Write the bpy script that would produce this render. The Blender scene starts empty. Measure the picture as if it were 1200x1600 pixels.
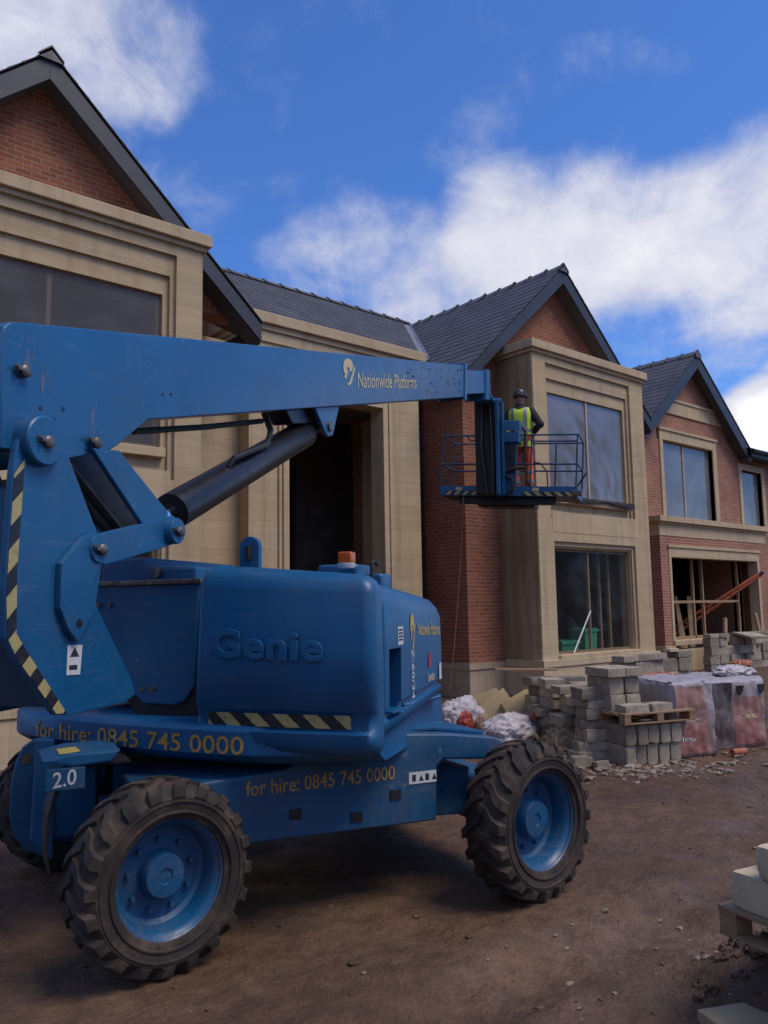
import bpy, bmesh, math, random
from mathutils import Vector, Matrix, noise
V = Vector
rng = random.Random(11)
sc = bpy.context.scene
COL = sc.collection
rad = math.radians

# ------------------------------------------------------------------ camera
TILT, ROLL, YAW, FPX = rad(6.63), rad(-0.925), rad(41.0), 1290.0
F = V((math.sin(YAW)*math.cos(TILT), math.cos(YAW)*math.cos(TILT), math.sin(TILT)))
R0 = V((math.cos(YAW), -math.sin(YAW), 0)); U0 = R0.cross(F)
RV = R0*math.cos(ROLL)+U0*math.sin(ROLL); UV_ = U0*math.cos(ROLL)-R0*math.sin(ROLL)
cd = bpy.data.cameras.new('camera'); cam = bpy.data.objects.new('camera', cd); COL.objects.link(cam)
cd.sensor_fit = 'VERTICAL'; cd.sensor_height = 32.0; cd.lens = FPX/1600*32.0
cd.clip_start = 0.05; cd.clip_end = 2000
M = Matrix((RV, UV_, -F)).transposed().to_4x4(); M.translation = V((0, 0, 1.75))
cam.matrix_world = M
sc.camera = cam
sc.view_settings.view_transform = 'Standard'; sc.view_settings.look = 'None'
sc.view_settings.exposure = 0.05; sc.view_settings.gamma = 1.0

# ------------------------------------------------------------------ sun and sky
SUN_TO = V((0.24, -0.46, 0.85)).normalized()      # direction towards the sun, veiled by cloud
sl = bpy.data.lights.new('sun', 'SUN'); so = bpy.data.objects.new('sun', sl); COL.objects.link(so)
sl.energy = 2.25; sl.angle = rad(28); sl.color = (1.0, 0.86, 0.70)
so.rotation_euler = SUN_TO.to_track_quat('Z', 'Y').to_euler()
SUN_EL = math.asin(SUN_TO.z); SUN_ROT = math.atan2(SUN_TO.x, SUN_TO.y)

w = bpy.data.worlds.new('World'); sc.world = w; w.use_nodes = True
nt = w.node_tree; nt.nodes.clear()
def NN(nt, typ, **kw):
    n = nt.nodes.new(typ)
    for k, v in kw.items():
        if k.startswith('i_'):
            key = k[2:]
            key = int(key) if key.isdigit() else key.replace('_', ' ')
            n.inputs[key].default_value = v
        else: setattr(n, k, v)
    return n
def LK(nt, a, b): nt.links.new(a, b)
def MATH(nt, op, a, b=None, c=None, clamp=False):
    n = nt.nodes.new('ShaderNodeMath'); n.operation = op; n.use_clamp = clamp
    for i, x in enumerate((a, b, c)):
        if x is None: continue
        if isinstance(x, (int, float)): n.inputs[i].default_value = x
        else: LK(nt, x, n.inputs[i])
    return n.outputs[0]
def RAMP(nt, fac, stops, interp='LINEAR'):
    n = nt.nodes.new('ShaderNodeValToRGB'); e = n.color_ramp.elements; n.color_ramp.interpolation = interp
    while len(e) < len(stops): e.new(0.5)
    for el, (p, c) in zip(e, stops):
        el.position = p; el.color = c if len(c) == 4 else (*c, 1)
    LK(nt, fac, n.inputs[0]); return n.outputs[0]
def MIX(nt, fac, a, b, blend='MIX'):
    n = nt.nodes.new('ShaderNodeMix'); n.data_type = 'RGBA'; n.blend_type = blend
    for sock, x in ((n.inputs[0], fac), (n.inputs[6], a), (n.inputs[7], b)):
        if isinstance(x, (int, float)): sock.default_value = x
        elif isinstance(x, tuple): sock.default_value = x if len(x) == 4 else (*x, 1)
        else: LK(nt, x, sock)
    return n.outputs[2]
tc = NN(nt, 'ShaderNodeTexCoord')
sky = NN(nt, 'ShaderNodeTexSky', sky_type='NISHITA', sun_disc=False, sun_elevation=SUN_EL, sun_rotation=SUN_ROT,
         altitude=50.0, air_density=1.0, dust_density=0.6, ozone_density=2.2)
nv = NN(nt, 'ShaderNodeVectorMath', operation='NORMALIZE'); LK(nt, tc.outputs['Generated'], nv.inputs[0])
sep = NN(nt, 'ShaderNodeSeparateXYZ'); LK(nt, nv.outputs[0], sep.inputs[0])
# cloud plane coordinates: direction divided by its height
zz = MATH(nt, 'ADD', MATH(nt, 'MAXIMUM', sep.outputs[2], 0.0), 0.22)
cmb = NN(nt, 'ShaderNodeCombineXYZ')
LK(nt, MATH(nt, 'DIVIDE', sep.outputs[0], zz), cmb.inputs[0]); LK(nt, MATH(nt, 'DIVIDE', sep.outputs[1], zz), cmb.inputs[1])
nz = NN(nt, 'ShaderNodeTexNoise', noise_dimensions='3D', i_Scale=2.6, i_Detail=9.0, i_Roughness=0.57, i_Distortion=0.25); LK(nt, cmb.outputs[0], nz.inputs['Vector'])
nz2 = NN(nt, 'ShaderNodeTexNoise', noise_dimensions='3D', i_Scale=6.0, i_Detail=10.0, i_Roughness=0.64, i_Distortion=0.5); LK(nt, nv.outputs[0], nz2.inputs['Vector'])
# places where cloud banks stand (world directions, inner and outer angular radius in degrees)
BANKS = [(V((0.2142, 0.7747, 0.5949)), 3, 11, 0.85), (V((0.2811, 0.7709, 0.5715)), 1, 7, 0.66), (V((0.3356, 0.7494, 0.5708)), 0.5, 5.0, 0.55), (V((0.6335, 0.5896, 0.5010)), .5, 5, .26),
         (V((0.5550, 0.7459, 0.3683)), 0.5, 6, 0.62), (V((0.6311, 0.6739, 0.3842)), 2, 7, 0.78), (V((0.7108, 0.5867, 0.3880)), 3, 8.5, 0.9), (V((0.7708, 0.4983, 0.3969)), 3, 8, 0.9), (V((0.8200, 0.4189, 0.3900)), 2, 7.5, 0.85), (V((0.8563, 0.3395, 0.3893)), 3, 8, 0.85),
         (V((0.8144, 0.4813, 0.3242)), 1, 5, 0.6), (V((0.8515, 0.4102, 0.3267)), 1, 6, 0.7), (V((0.8983, 0.3179, 0.3033)), 1, 5, 0.7), (V((0.9085, 0.3806, 0.1726)), 2.6, 5.2, 2.0), (V((0.9413, 0.2811, 0.1869)), 4, 9, 1.8)]
cov = None
for c, ri, ro, amp in BANKS:
    dt = NN(nt, 'ShaderNodeVectorMath', operation='DOT_PRODUCT'); LK(nt, nv.outputs[0], dt.inputs[0]); dt.inputs[1].default_value = tuple(c)
    mr = NN(nt, 'ShaderNodeMapRange', interpolation_type='SMOOTHSTEP', clamp=True)
    LK(nt, dt.outputs['Value'], mr.inputs[0])
    mr.inputs[1].default_value = math.cos(rad(ro)); mr.inputs[2].default_value = math.cos(rad(ri)); mr.inputs[3].default_value = 0; mr.inputs[4].default_value = amp
    cov = mr.outputs[0] if cov is None else MATH(nt, 'MAXIMUM', cov, mr.outputs[0])
# the half of the sky behind the photographer is broadly clouded
bk = NN(nt, 'ShaderNodeVectorMath', operation='DOT_PRODUCT'); LK(nt, nv.outputs[0], bk.inputs[0]); bk.inputs[1].default_value = (-0.62, -0.75, 0.1)
mrb = NN(nt, 'ShaderNodeMapRange', interpolation_type='SMOOTHSTEP'); LK(nt, bk.outputs['Value'], mrb.inputs[0])
mrb.inputs[1].default_value = -0.15; mrb.inputs[2].default_value = 0.4; mrb.inputs[3].default_value = 0; mrb.inputs[4].default_value = 0.52
cov = MATH(nt, 'MAXIMUM', cov, mrb.outputs[0])
nsum = MATH(nt, 'ADD', MATH(nt, 'MULTIPLY', MATH(nt, 'SUBTRACT', nz.outputs[0], 0.5), 2.1), MATH(nt, 'MULTIPLY', MATH(nt, 'SUBTRACT', nz2.outputs[0], 0.5), 1.35))
dens = MATH(nt, 'ADD', cov, nsum)
mrd = NN(nt, 'ShaderNodeMapRange', interpolation_type='SMOOTHSTEP'); LK(nt, dens, mrd.inputs[0])
mrd.inputs[1].default_value = 0.10; mrd.inputs[2].default_value = 1.05
cloud = mrd.outputs[0]
# cloud brightness: thicker parts whiter, undersides a little grey-violet
cb = RAMP(nt, MATH(nt, 'ADD', MATH(nt, 'MULTIPLY', dens, 0.42), MATH(nt, 'MULTIPLY', MATH(nt, 'SUBTRACT', nz2.outputs[0], 0.5), 0.5)), [(0.0, (6.2, 6.7, 8.6)), (0.30, (7.4, 7.6, 9.0)), (0.50, (8.6, 8.7, 9.9)), (0.62, (9.8, 9.8, 10.6)), (0.8, (13, 13, 13.4))])
skyc = MIX(nt, 1.0, sky.outputs[0], (0.72, 1.20, 2.02), 'MULTIPLY')
tot = MIX(nt, cloud, skyc, cb)
# unseen dark treeline added behind the photographer to cut low sky light
tl = NN(nt, 'ShaderNodeTexNoise', i_Scale=9.0, i_Detail=7.0, i_Roughness=0.65); LK(nt, nv.outputs[0], tl.inputs['Vector'])
edge = MATH(nt, 'SUBTRACT', MATH(nt, 'ADD', MATH(nt, 'MULTIPLY', tl.outputs[0], 0.30), 0.06), sep.outputs[2])
tmask = MATH(nt, 'MULTIPLY', MATH(nt, 'MULTIPLY', edge, 30.0, clamp=True), MATH(nt, 'MULTIPLY', MATH(nt, 'ADD', bk.outputs['Value'], 0.10), 12.0, clamp=True))
tot = MIX(nt, tmask, tot, (0.22, 0.26, 0.20))
bg = NN(nt, 'ShaderNodeBackground', i_Strength=0.085); LK(nt, tot, bg.inputs[0])
ow = NN(nt, 'ShaderNodeOutputWorld'); LK(nt, bg.outputs[0], ow.inputs[0])

# ------------------------------------------------------------------ mesh helpers
class MB:
    def __init__(s): s.v = []; s.f = []
    def add(s, vs, fs):
        o = len(s.v); s.v += [V(p) for p in vs]; s.f += [[o+i for i in f] for f in fs]; return s
    def box(s, lo, hi, fr=None):
        x0, y0, z0 = lo; x1, y1, z1 = hi
        vs = [V(p) for p in ((x0,y0,z0),(x1,y0,z0),(x1,y1,z0),(x0,y1,z0),(x0,y0,z1),(x1,y0,z1),(x1,y1,z1),(x0,y1,z1))]
        if fr: vs = [fr(p) for p in vs]
        return s.add(vs, [(0,3,2,1),(4,5,6,7),(0,1,5,4),(1,2,6,5),(2,3,7,6),(3,0,4,7)])
    def prism(s, pts, fr, t0, t1):
        """polygon pts (a,b), extruded from t0 to t1 along the third axis; fr maps (a,b,t) to world"""
        n = len(pts)
        vs = [fr(V((a, b, t0))) for a, b in pts]+[fr(V((a, b, t1))) for a, b in pts]
        fs = [list(range(n))[::-1], list(range(n, 2*n))]+[(i, (i+1) % n, n+(i+1) % n, n+i) for i in range(n)]
        return s.add(vs, fs)
    def tube(s, path, r, n=8, cap=True, closed=False):
        path = [V(p) for p in path]; rings = []
        m = len(path); up = None
        for i, p in enumerate(path):
            a = path[i-1] if (i > 0 or closed) else p; b = path[(i+1) % m] if (i < m-1 or closed) else p
            t = (b-a).normalized()
            if up is None:
                up = V((0, 0, 1)) if abs(t.z) < .9 else V((1, 0, 0))
            x = t.cross(up)
            if x.length < 1e-4: x = t.orthogonal()
            x.normalize(); y = x.cross(t); up = y
            rr = r[i] if isinstance(r, (list, tuple)) else r
            rings.append([p+x*rr*math.cos(2*math.pi*k/n)+y*rr*math.sin(2*math.pi*k/n) for k in range(n)])
        vs = [q for g in rings for q in g]; fs = []
        for i in range(m-1 if not closed else m):
            j = (i+1) % m
            for k in range(n): fs.append((i*n+k, i*n+(k+1) % n, j*n+(k+1) % n, j*n+k))
        if cap and not closed: fs += [list(range(n))[::-1], list(range((m-1)*n, m*n))]
        return s.add(vs, fs)
    def lathe(s, prof, fr, n=32, closed=True):
        """profile (r, h) turned about the third axis of fr"""
        m = len(prof); vs = []
        for r, h in prof:
            for k in range(n): vs.append(fr(V((r*math.cos(2*math.pi*k/n), r*math.sin(2*math.pi*k/n), h))))
        fs = []
        for i in range(m-1):
            for k in range(n): fs.append((i*n+k, i*n+(k+1) % n, (i+1)*n+(k+1) % n, (i+1)*n+k))
        if closed: fs += [list(range(n))[::-1], list(range((m-1)*n, m*n))]
        return s.add(vs, fs)
    def loft(s, rings, cap=True):
        n = len(rings[0]); vs = [V(p) for g in rings for p in g]; fs = []
        for i in range(len(rings)-1):
            for k in range(n): fs.append((i*n+k, i*n+(k+1) % n, (i+1)*n+(k+1) % n, (i+1)*n+k))
        if cap: fs += [list(range(n))[::-1], list(range((len(rings)-1)*n, len(rings)*n))]
        return s.add(vs, fs)
    def grid(s, fn, nu, nv):
        vs = [fn(i/nu, j/nv) for j in range(nv+1) for i in range(nu+1)]
        fs = [(j*(nu+1)+i, j*(nu+1)+i+1, (j+1)*(nu+1)+i+1, (j+1)*(nu+1)+i) for j in range(nv) for i in range(nu)]
        return s.add(vs, fs)
    def blob(s, c, r, seed=0, amp=.3, n=1, sq=(1, 1, 1)):
        bm = bmesh.new(); bmesh.ops.create_icosphere(bm, subdivisions=n, radius=1)
        c = V(c); vs = []
        for v in bm.verts:
            d = v.co.normalized(); k = 1+amp*noise.noise(d*1.7+V((seed*3.1, seed*1.7, seed)))*1.6
            vs.append(c+V((d.x*sq[0], d.y*sq[1], d.z*sq[2]))*r*k)
        fs = [[v.index for v in f.verts] for f in bm.faces]; bm.free()
        return s.add(vs, fs)

ORG = {}
def finish_mesh(name, verts, faces, bevel=0, seg=2, smooth=False, angle=35, merge=True):
    bm = bmesh.new()
    vv = [bm.verts.new(p) for p in verts]
    for f in faces:
        try: bm.faces.new([vv[i] for i in f])
        except ValueError: pass
    if merge: bmesh.ops.remove_doubles(bm, verts=bm.verts, dist=1e-5)
    bmesh.ops.recalc_face_normals(bm, faces=bm.faces)
    if bevel > 0:
        bm.normal_update()
        es = [e for e in bm.edges if len(e.link_faces) == 2 and e.calc_face_angle(0) > rad(25)]
        bmesh.ops.bevel(bm, geom=es, offset=bevel, offset_type='OFFSET', segments=seg, profile=0.6, affect='EDGES', clamp_overlap=True)
    uvl = bm.loops.layers.uv.new('UVMap'); bm.normal_update()
    for f in bm.faces:
        n = f.normal; t = V((0, 0, 1)).cross(n)
        t = V((1, 0, 0)) if t.length < 0.05 else t.normalized()
        b = n.cross(t)
        for l in f.loops: l[uvl].uv = (l.vert.co.dot(t), l.vert.co.dot(b))
        f.smooth = smooth
    me = bpy.data.meshes.new(name); bm.to_mesh(me); bm.free()
    if smooth: me.set_sharp_from_angle(angle=rad(angle))
    return me
def obj(name, mb, mat, parent=None, org=None, **kw):
    """one mesh object; mb is given in world space, parent is the thing (or part) it belongs to"""
    root = parent
    o0 = V((0, 0, 0))
    if parent is not None: o0 = ORG.get(parent.name, V((0, 0, 0)))
    if org is not None: o0 = V(org)
    me = finish_mesh(name, [v-o0 for v in mb.v], mb.f, **kw)
    me.materials.append(mat)
    o = bpy.data.objects.new(name, me); COL.objects.link(o)
    if parent is not None: o.parent = parent; ORG[o.name] = o0
    else: o.location = o0; ORG[o.name] = o0
    return o
def tag(o, label=None, cat=None, group=None, kind=None):
    if label: o['label'] = label
    if cat: o['category'] = cat
    if group: o['group'] = group
    if kind: o['kind'] = kind
    return o
def islands(mb, gap=.012):
    """split a bag of solids into groups that touch each other"""
    par = list(range(len(mb.v)))
    def find(i):
        while par[i] != i: par[i] = par[par[i]]; i = par[i]
        return i
    seen = {}
    for i, v in enumerate(mb.v):
        k = (round(v.x, 4), round(v.y, 4), round(v.z, 4))
        if k in seen: par[find(i)] = find(seen[k])
        else: seen[k] = i
    for f in mb.f:
        for i in f[1:]: par[find(i)] = find(f[0])
    grp = {}
    for i in range(len(mb.v)): grp.setdefault(find(i), []).append(i)
    bb = []
    for g in grp.values():
        bb.append([[min(mb.v[i][k] for i in g)-gap for k in range(3)], [max(mb.v[i][k] for i in g)+gap for k in range(3)], set(g)])
    ch = True
    while ch:
        ch = False
        for a in range(len(bb)):
            for b in range(a+1, len(bb)):
                if all(bb[a][0][k] <= bb[b][1][k] and bb[b][0][k] <= bb[a][1][k] for k in range(3)):
                    bb[a] = [[min(p, q) for p, q in zip(bb[a][0], bb[b][0])], [max(p, q) for p, q in zip(bb[a][1], bb[b][1])], bb[a][2]|bb[b][2]]; del bb[b]; ch = True; break
            if ch: break
    out = []
    for _, _, g in bb:
        m = MB(); ix = {i: k for k, i in enumerate(sorted(g))}
        m.v = [mb.v[i] for i in sorted(g)]; m.f = [[ix[i] for i in f] for f in mb.f if f[0] in g]; out.append(m)
    return out
SPLIT = {'side_wall', 'portico_side', 'plinth', 'portico_plinth', 'stud_post', 'window_surround', 'bay_return', 'room_lining', 'window_sill', 'tilt_link', 'cylinder_arm', 'cylinder_bracket', 'hose', 'cable', 'panel_bolts',
         'platform_label', 'platform_beam', 'inner_wall', 'ground_floor', 'upper_floor', 'upper_ceiling', 'wing_side_wall', 'bay_plinth', 'wing_plinth', 'valley_lining', 'garage_frame', 'frame_slot', 'lug_nuts', 'trouser_band', 'wing_inside'}
def thing(name, loc, label, cat, group=None, rz=0):
    o = bpy.data.objects.new(name, None); COL.objects.link(o); o.location = loc; o.rotation_euler.z = rz
    o.empty_display_size = .2
    ORG[o.name] = V(loc); tag(o, label, cat, group); return o
def part_empty(name, parent):
    o = bpy.data.objects.new(name, None); COL.objects.link(o); o.parent = parent; ORG[o.name] = ORG[parent.name]; return o
def frame(o, ax, ay, az):
    o, ax, ay, az = V(o), V(ax), V(ay), V(az)
    return lambda p: o+ax*p[0]+ay*p[1]+az*p[2]
def text_mb(body, fn, width=None, height=None, bold=0.0, extrude=0.0, bevel=0.0, spacing=1.0):
    """letters as mesh: laid out from (0,0) along +x, scaled to width / height, mapped to the world by fn(x, y, t)"""
    cu = bpy.data.curves.new('letters', 'FONT'); cu.body = body; cu.size = 1; cu.offset = bold; cu.extrude = extrude; cu.bevel_depth = bevel; cu.resolution_u = 3
    cu.space_character = spacing
    ob = bpy.data.objects.new('letters', cu); COL.objects.link(ob)
    bpy.context.view_layer.update()
    me = bpy.data.meshes.new_from_object(ob.evaluated_get(bpy.context.evaluated_depsgraph_get()))
    xs = [v.co.x for v in me.vertices]; ys = [v.co.y for v in me.vertices]
    x0, x1, y0, y1 = min(xs), max(xs), min(ys), max(ys)
    sx = width/(x1-x0) if width else height/(y1-y0); sy = height/(y1-y0) if height else sx
    mb = MB(); mb.add([fn((v.co.x-x0)*sx, (v.co.y-y0)*sy, v.co.z) for v in me.vertices], [list(p.vertices) for p in me.polygons])
    bpy.data.objects.remove(ob); bpy.data.meshes.remove(me); bpy.data.curves.remove(cu)
    return mb
def wall(mb, axis, u0, u1, z0, z1, pos, t, holes=()):
    """wall sheet with thickness t and rectangular holes (u0,u1,z0,z1); axis 'y' faces -Y, axis 'x' faces -X; no hidden inner faces"""
    us = sorted({u0, u1}|{min(max(h[i], u0), u1) for h in holes for i in (0, 1)}); zs = sorted({z0, z1}|{min(max(h[i], z0), z1) for h in holes for i in (2, 3)})
    nu, nz = len(us)-1, len(zs)-1
    def full(i, j):
        if not (0 <= i < nu and 0 <= j < nz): return False
        cu, cz = (us[i]+us[i+1])/2, (zs[j]+zs[j+1])/2
        return not any(h[0] < cu < h[1] and h[2] < cz < h[3] for h in holes)
    P = (lambda u, z, d: V((u, pos+d, z))) if axis == 'y' else (lambda u, z, d: V((pos+d, u, z)))
    for i in range(nu):
        for j in range(nz):
            if not full(i, j): continue
            a, b, c, e = us[i], us[i+1], zs[j], zs[j+1]
            mb.add([P(a, c, 0), P(b, c, 0), P(b, e, 0), P(a, e, 0)], [(0, 1, 2, 3)]); mb.add([P(a, c, t), P(b, c, t), P(b, e, t), P(a, e, t)], [(3, 2, 1, 0)])
            for (di, dj, q) in ((-1, 0, ((a, c), (a, e))), (1, 0, ((b, e), (b, c))), (0, -1, ((b, c), (a, c))), (0, 1, ((a, e), (b, e)))):
                if not full(i+di, j+dj):
                    (p1, q1), (p2, q2) = q
                    mb.add([P(p1, q1, 0), P(p2, q2, 0), P(p2, q2, t), P(p1, q1, t)], [(0, 1, 2, 3)])
    return mb

# ------------------------------------------------------------------ materials (all procedural)
def newmat(name):
    m = bpy.data.materials.new(name); m.use_nodes = True; nt = m.node_tree
    b = nt.nodes['Principled BSDF']; return m, nt, b
def setb(b, **kw):
    for k, v in kw.items(): b.inputs[k.replace('_', ' ')].default_value = v
def noise_tex(nt, scale, detail=5, rough=.55, coord='Object', vec=None, dim='3D'):
    n = NN(nt, 'ShaderNodeTexNoise', i_Scale=scale, i_Detail=detail, i_Roughness=rough)
    if vec is None:
        t = NN(nt, 'ShaderNodeTexCoord'); vec = t.outputs[coord]
    LK(nt, vec, n.inputs['Vector']); return n.outputs[0]
def scaled(nt, sx, sy, sz, coord='Object'):
    t = NN(nt, 'ShaderNodeTexCoord'); m = NN(nt, 'ShaderNodeMapping'); m.inputs['Scale'].default_value = (sx, sy, sz)
    LK(nt, t.outputs[coord], m.inputs[0]); return m.outputs[0]
def bump(nt, b, h, strength=.3, dist=.02, prev=None):
    n = NN(nt, 'ShaderNodeBump', i_Strength=strength, i_Distance=dist); LK(nt, h, n.inputs['Height'])
    if prev is not None: LK(nt, prev, n.inputs['Normal'])
    LK(nt, n.outputs[0], b.inputs['Normal']); return n.outputs[0]
def simple(name, col, rough=.6, metal=0., var=.25, scale=6, bmp=.0, col2=None, coat=0., spec=.5, objvar=0.):
    m, nt, b = newmat(name)
    f = noise_tex(nt, scale)
    c2 = col2 or tuple(c*(1-var) for c in col); c1 = tuple(min(1, c*(1+var*.6)) for c in col)
    c = RAMP(nt, f, [(.32, c2), (.68, c1)])
    if objvar:
        oi = NN(nt, 'ShaderNodeObjectInfo'); v = MATH(nt, 'ADD', MATH(nt, 'MULTIPLY', oi.outputs['Random'], 2*objvar), 1-objvar)
        h = NN(nt, 'ShaderNodeHueSaturation'); LK(nt, v, h.inputs['Value']); LK(nt, c, h.inputs['Color']); c = h.outputs[0]
    LK(nt, c, b.inputs['Base Color'])
    r = RAMP(nt, noise_tex(nt, scale*2.3), [(.3, (rough*.85,)*3), (.7, (min(1, rough*1.15),)*3)]); LK(nt, r, b.inputs['Roughness'])
    setb(b, Metallic=metal, Coat_Weight=coat, Specular_IOR_Level=spec)
    if bmp: bump(nt, b, noise_tex(nt, scale*6), bmp, .01)
    return m
def paint(name, col, rough=.42, dirt=.35, dirtcol=(.10, .075, .055)):
    """weathered machine paint: fades, chips, dust lying towards the bottom of the sheet metal"""
    m, nt, b = newmat(name)
    f = noise_tex(nt, 1.6, 6, .6); c = RAMP(nt, f, [(.3, tuple(x*.82 for x in col)), (.7, tuple(min(1, x*1.12) for x in col))])
    fine = noise_tex(nt, 38, 3, .6); dm = MATH(nt, 'MULTIPLY', MATH(nt, 'MULTIPLY', RAMPV(nt, noise_tex(nt, 2.7, 8, .68), .44, .70), RAMPV(nt, fine, .35, .7)), dirt)
    c = MIX(nt, dm, c, dirtcol)
    ch = MATH(nt, 'MULTIPLY', MATH(nt, 'MULTIPLY', RAMPV(nt, noise_tex(nt, 17, 3, .6), .66, .70), RAMPV(nt, noise_tex(nt, 1.3, 4, .6), .50, .68)), .55); c = MIX(nt, ch, c, (.34, .36, .38))
    sv = scaled(nt, 4, 4, 42); st = MATH(nt, 'MULTIPLY', RAMPV(nt, noise_tex(nt, 1.0, 4, .55, vec=sv), .60, .75), .26); c = MIX(nt, st, c, (.16, .2, .26))
    fade = MATH(nt, 'MULTIPLY', RAMPV(nt, noise_tex(nt, 1.0, 5, .6, vec=scaled(nt, 3.2, 3.2, .8)),   .54, .76), .13); c = MIX(nt, fade, c, (.13, .19, .27))
    LK(nt, c, b.inputs['Base Color'])
    LK(nt, MATH(nt, 'ADD', MATH(nt, 'MULTIPLY', f, .22), MATH(nt, 'ADD', MATH(nt, 'MULTIPLY', dm, .6), rough-.1)), b.inputs['Roughness'])
    setb(b, Coat_Weight=.12, Coat_Roughness=.25)
    bump(nt, b, noise_tex(nt, 5, 3), .05, .01)
    return m
def RAMPV(nt, v, lo, hi):
    n = NN(nt, 'ShaderNodeMapRange', clamp=True); LK(nt, v, n.inputs[0]); n.inputs[1].default_value = lo; n.inputs[2].default_value = hi
    return n.outputs[0]

MT = {}
BLUE = (.003, .098, .24)
MT['blue'] = paint('machine_blue_paint', BLUE)
MT['blue_dirty'] = paint('chassis_blue_paint', (.003, .080, .185), .5, .8)
MT['blue_boom'] = paint('boom_blue_paint', (.009, .108, .262), .36, .3)
MT['rail_blue'] = paint('rail_blue_paint', (.012, .055, .14), .5, .6)
MT['blue_rim'] = paint('rim_blue_paint', (.003, .080, .195), .42, 1.1)
MT['black'] = simple('black_enamel', (.012, .012, .014), .38, var=.2)
MT['dark'] = simple('dark_steel', (.03, .03, .034), .5, .4, var=.4)
MT['steel'] = simple('worn_pin_steel', (.20, .17, .15), .45, .8, var=.5, scale=25)
MT['chrome'] = simple('chrome_rod', (.8, .8, .82), .07, 1.0, var=.05)
MT['yellow'] = simple('yellow_vinyl', (.52, .40, .10), .5, var=.18, scale=14)
MT['gold'] = simple('faded_gold_vinyl', (.50, .28, .06), .55, var=.35, scale=22)
MT['cream'] = simple('cream_vinyl', (.62, .52, .28), .5, var=.15, scale=14)
MT['white'] = simple('white_label', (.62, .62, .62), .5, var=.15, scale=20)
MT['ink'] = simple('printed_ink', (.03, .03, .04), .5, var=.1)
MT['redink'] = simple('red_print', (.45, .02, .03), .5, var=.1)
MT['amber'] = simple('amber_lens', (.55, .10, .012), .25, var=.15)
def greasemat():
    m, nt, b = newmat('dried_grease')
    tr = NN(nt, 'ShaderNodeBsdfTransparent'); n1 = noise_tex(nt, 1.0, 5, .65, vec=scaled(nt, 26, 26, 7)); setb(b, Roughness=.7, Base_Color=(.20, .235, .30, 1))
    mx = NN(nt, 'ShaderNodeMixShader'); LK(nt, MATH(nt, 'MULTIPLY', RAMPV(nt, n1, .46, .68), .55), mx.inputs[0]); LK(nt, tr.outputs[0], mx.inputs[1]); LK(nt, b.outputs[0], mx.inputs[2]); LK(nt, mx.outputs[0], nt.nodes['Material Output'].inputs[0]); return m
MT['grease'] = greasemat()
MT['hose'] = simple('rubber_hose', (.015, .015, .016), .55, var=.3)

def hazard(name):
    m, nt, b = newmat(name)
    uv = NN(nt, 'ShaderNodeUVMap'); s = NN(nt, 'ShaderNodeSeparateXYZ'); LK(nt, uv.outputs[0], s.inputs[0])
    t = MATH(nt, 'FRACT', MATH(nt, 'DIVIDE', MATH(nt, 'ADD', s.outputs[0], MATH(nt, 'MULTIPLY', s.outputs[1], 1.0)), HZ))
    f = MATH(nt, 'GREATER_THAN', t, .5)
    wn = noise_tex(nt, 30, 4, .6)
    c = MIX(nt, f, (.013, .013, .016), (.42, .35, .14)); c = MIX(nt, MATH(nt, 'MULTIPLY', RAMPV(nt, wn, .52, .72), .55), c, (.07, .06, .05))
    LK(nt, c, b.inputs['Base Color']); setb(b, Roughness=.5); return m
HZ = .20; MT['hazard'] = hazard('hazard_tape')
HZ = .16; MT['hazard_small'] = hazard('hazard_tape_narrow')

def brickmat(name, c1, c2, mortar, bw=.225, rh=.075, ms=.010, tint=.5, bmp=.6):
    m, nt, b = newmat(name)
    uv = NN(nt, 'ShaderNodeUVMap'); br = NN(nt, 'ShaderNodeTexBrick', offset=.5)
    LK(nt, uv.outputs[0], br.inputs['Vector'])
    for k, v in (('Scale', 1.0), ('Mortar Size', ms), ('Mortar Smooth', .15), ('Bias', 0.0), ('Brick Width', bw), ('Row Height', rh)): br.inputs[k].default_value = v
    br.inputs['Color1'].default_value = (*c1, 1); br.inputs['Color2'].default_value = (*c2, 1); br.inputs['Mortar'].default_value = (*mortar, 1)
    big = noise_tex(nt, .8, 5, .6); c = MIX(nt, tint, br.outputs[0], RAMP(nt, big, [(.3, (.55, .55, .58)), (.7, (1.35, 1.3, 1.25))]), 'MULTIPLY')
    bl = RAMPV(nt, noise_tex(nt, 2.2, 7, .7), .56, .75)
    c = MIX(nt, MATH(nt, 'MULTIPLY', bl, .35), c, tuple(min(1, x*1.3+.05) for x in mortar))
    fine = noise_tex(nt, 45, 3); c = MIX(nt, .35, c, RAMP(nt, fine, [(.3, (.7,)*3), (.7, (1.25,)*3)]), 'MULTIPLY')
    LK(nt, c, b.inputs['Base Color']); setb(b, Roughness=.9, Specular_IOR_Level=.25)
    h = MATH(nt, 'ADD', MATH(nt, 'MULTIPLY', br.outputs['Fac'], -1.0), MATH(nt, 'MULTIPLY', fine, .4)); bump(nt, b, h, bmp, .008)
    return m
MT['brick'] = brickmat('red_brick', (.34, .116, .062), (.235, .080, .049), (.29, .20, .14))
MT['brick_wing'] = brickmat('pale_red_brick', (.38, .155, .098), (.29, .115, .078), (.38, .285, .215))
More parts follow.
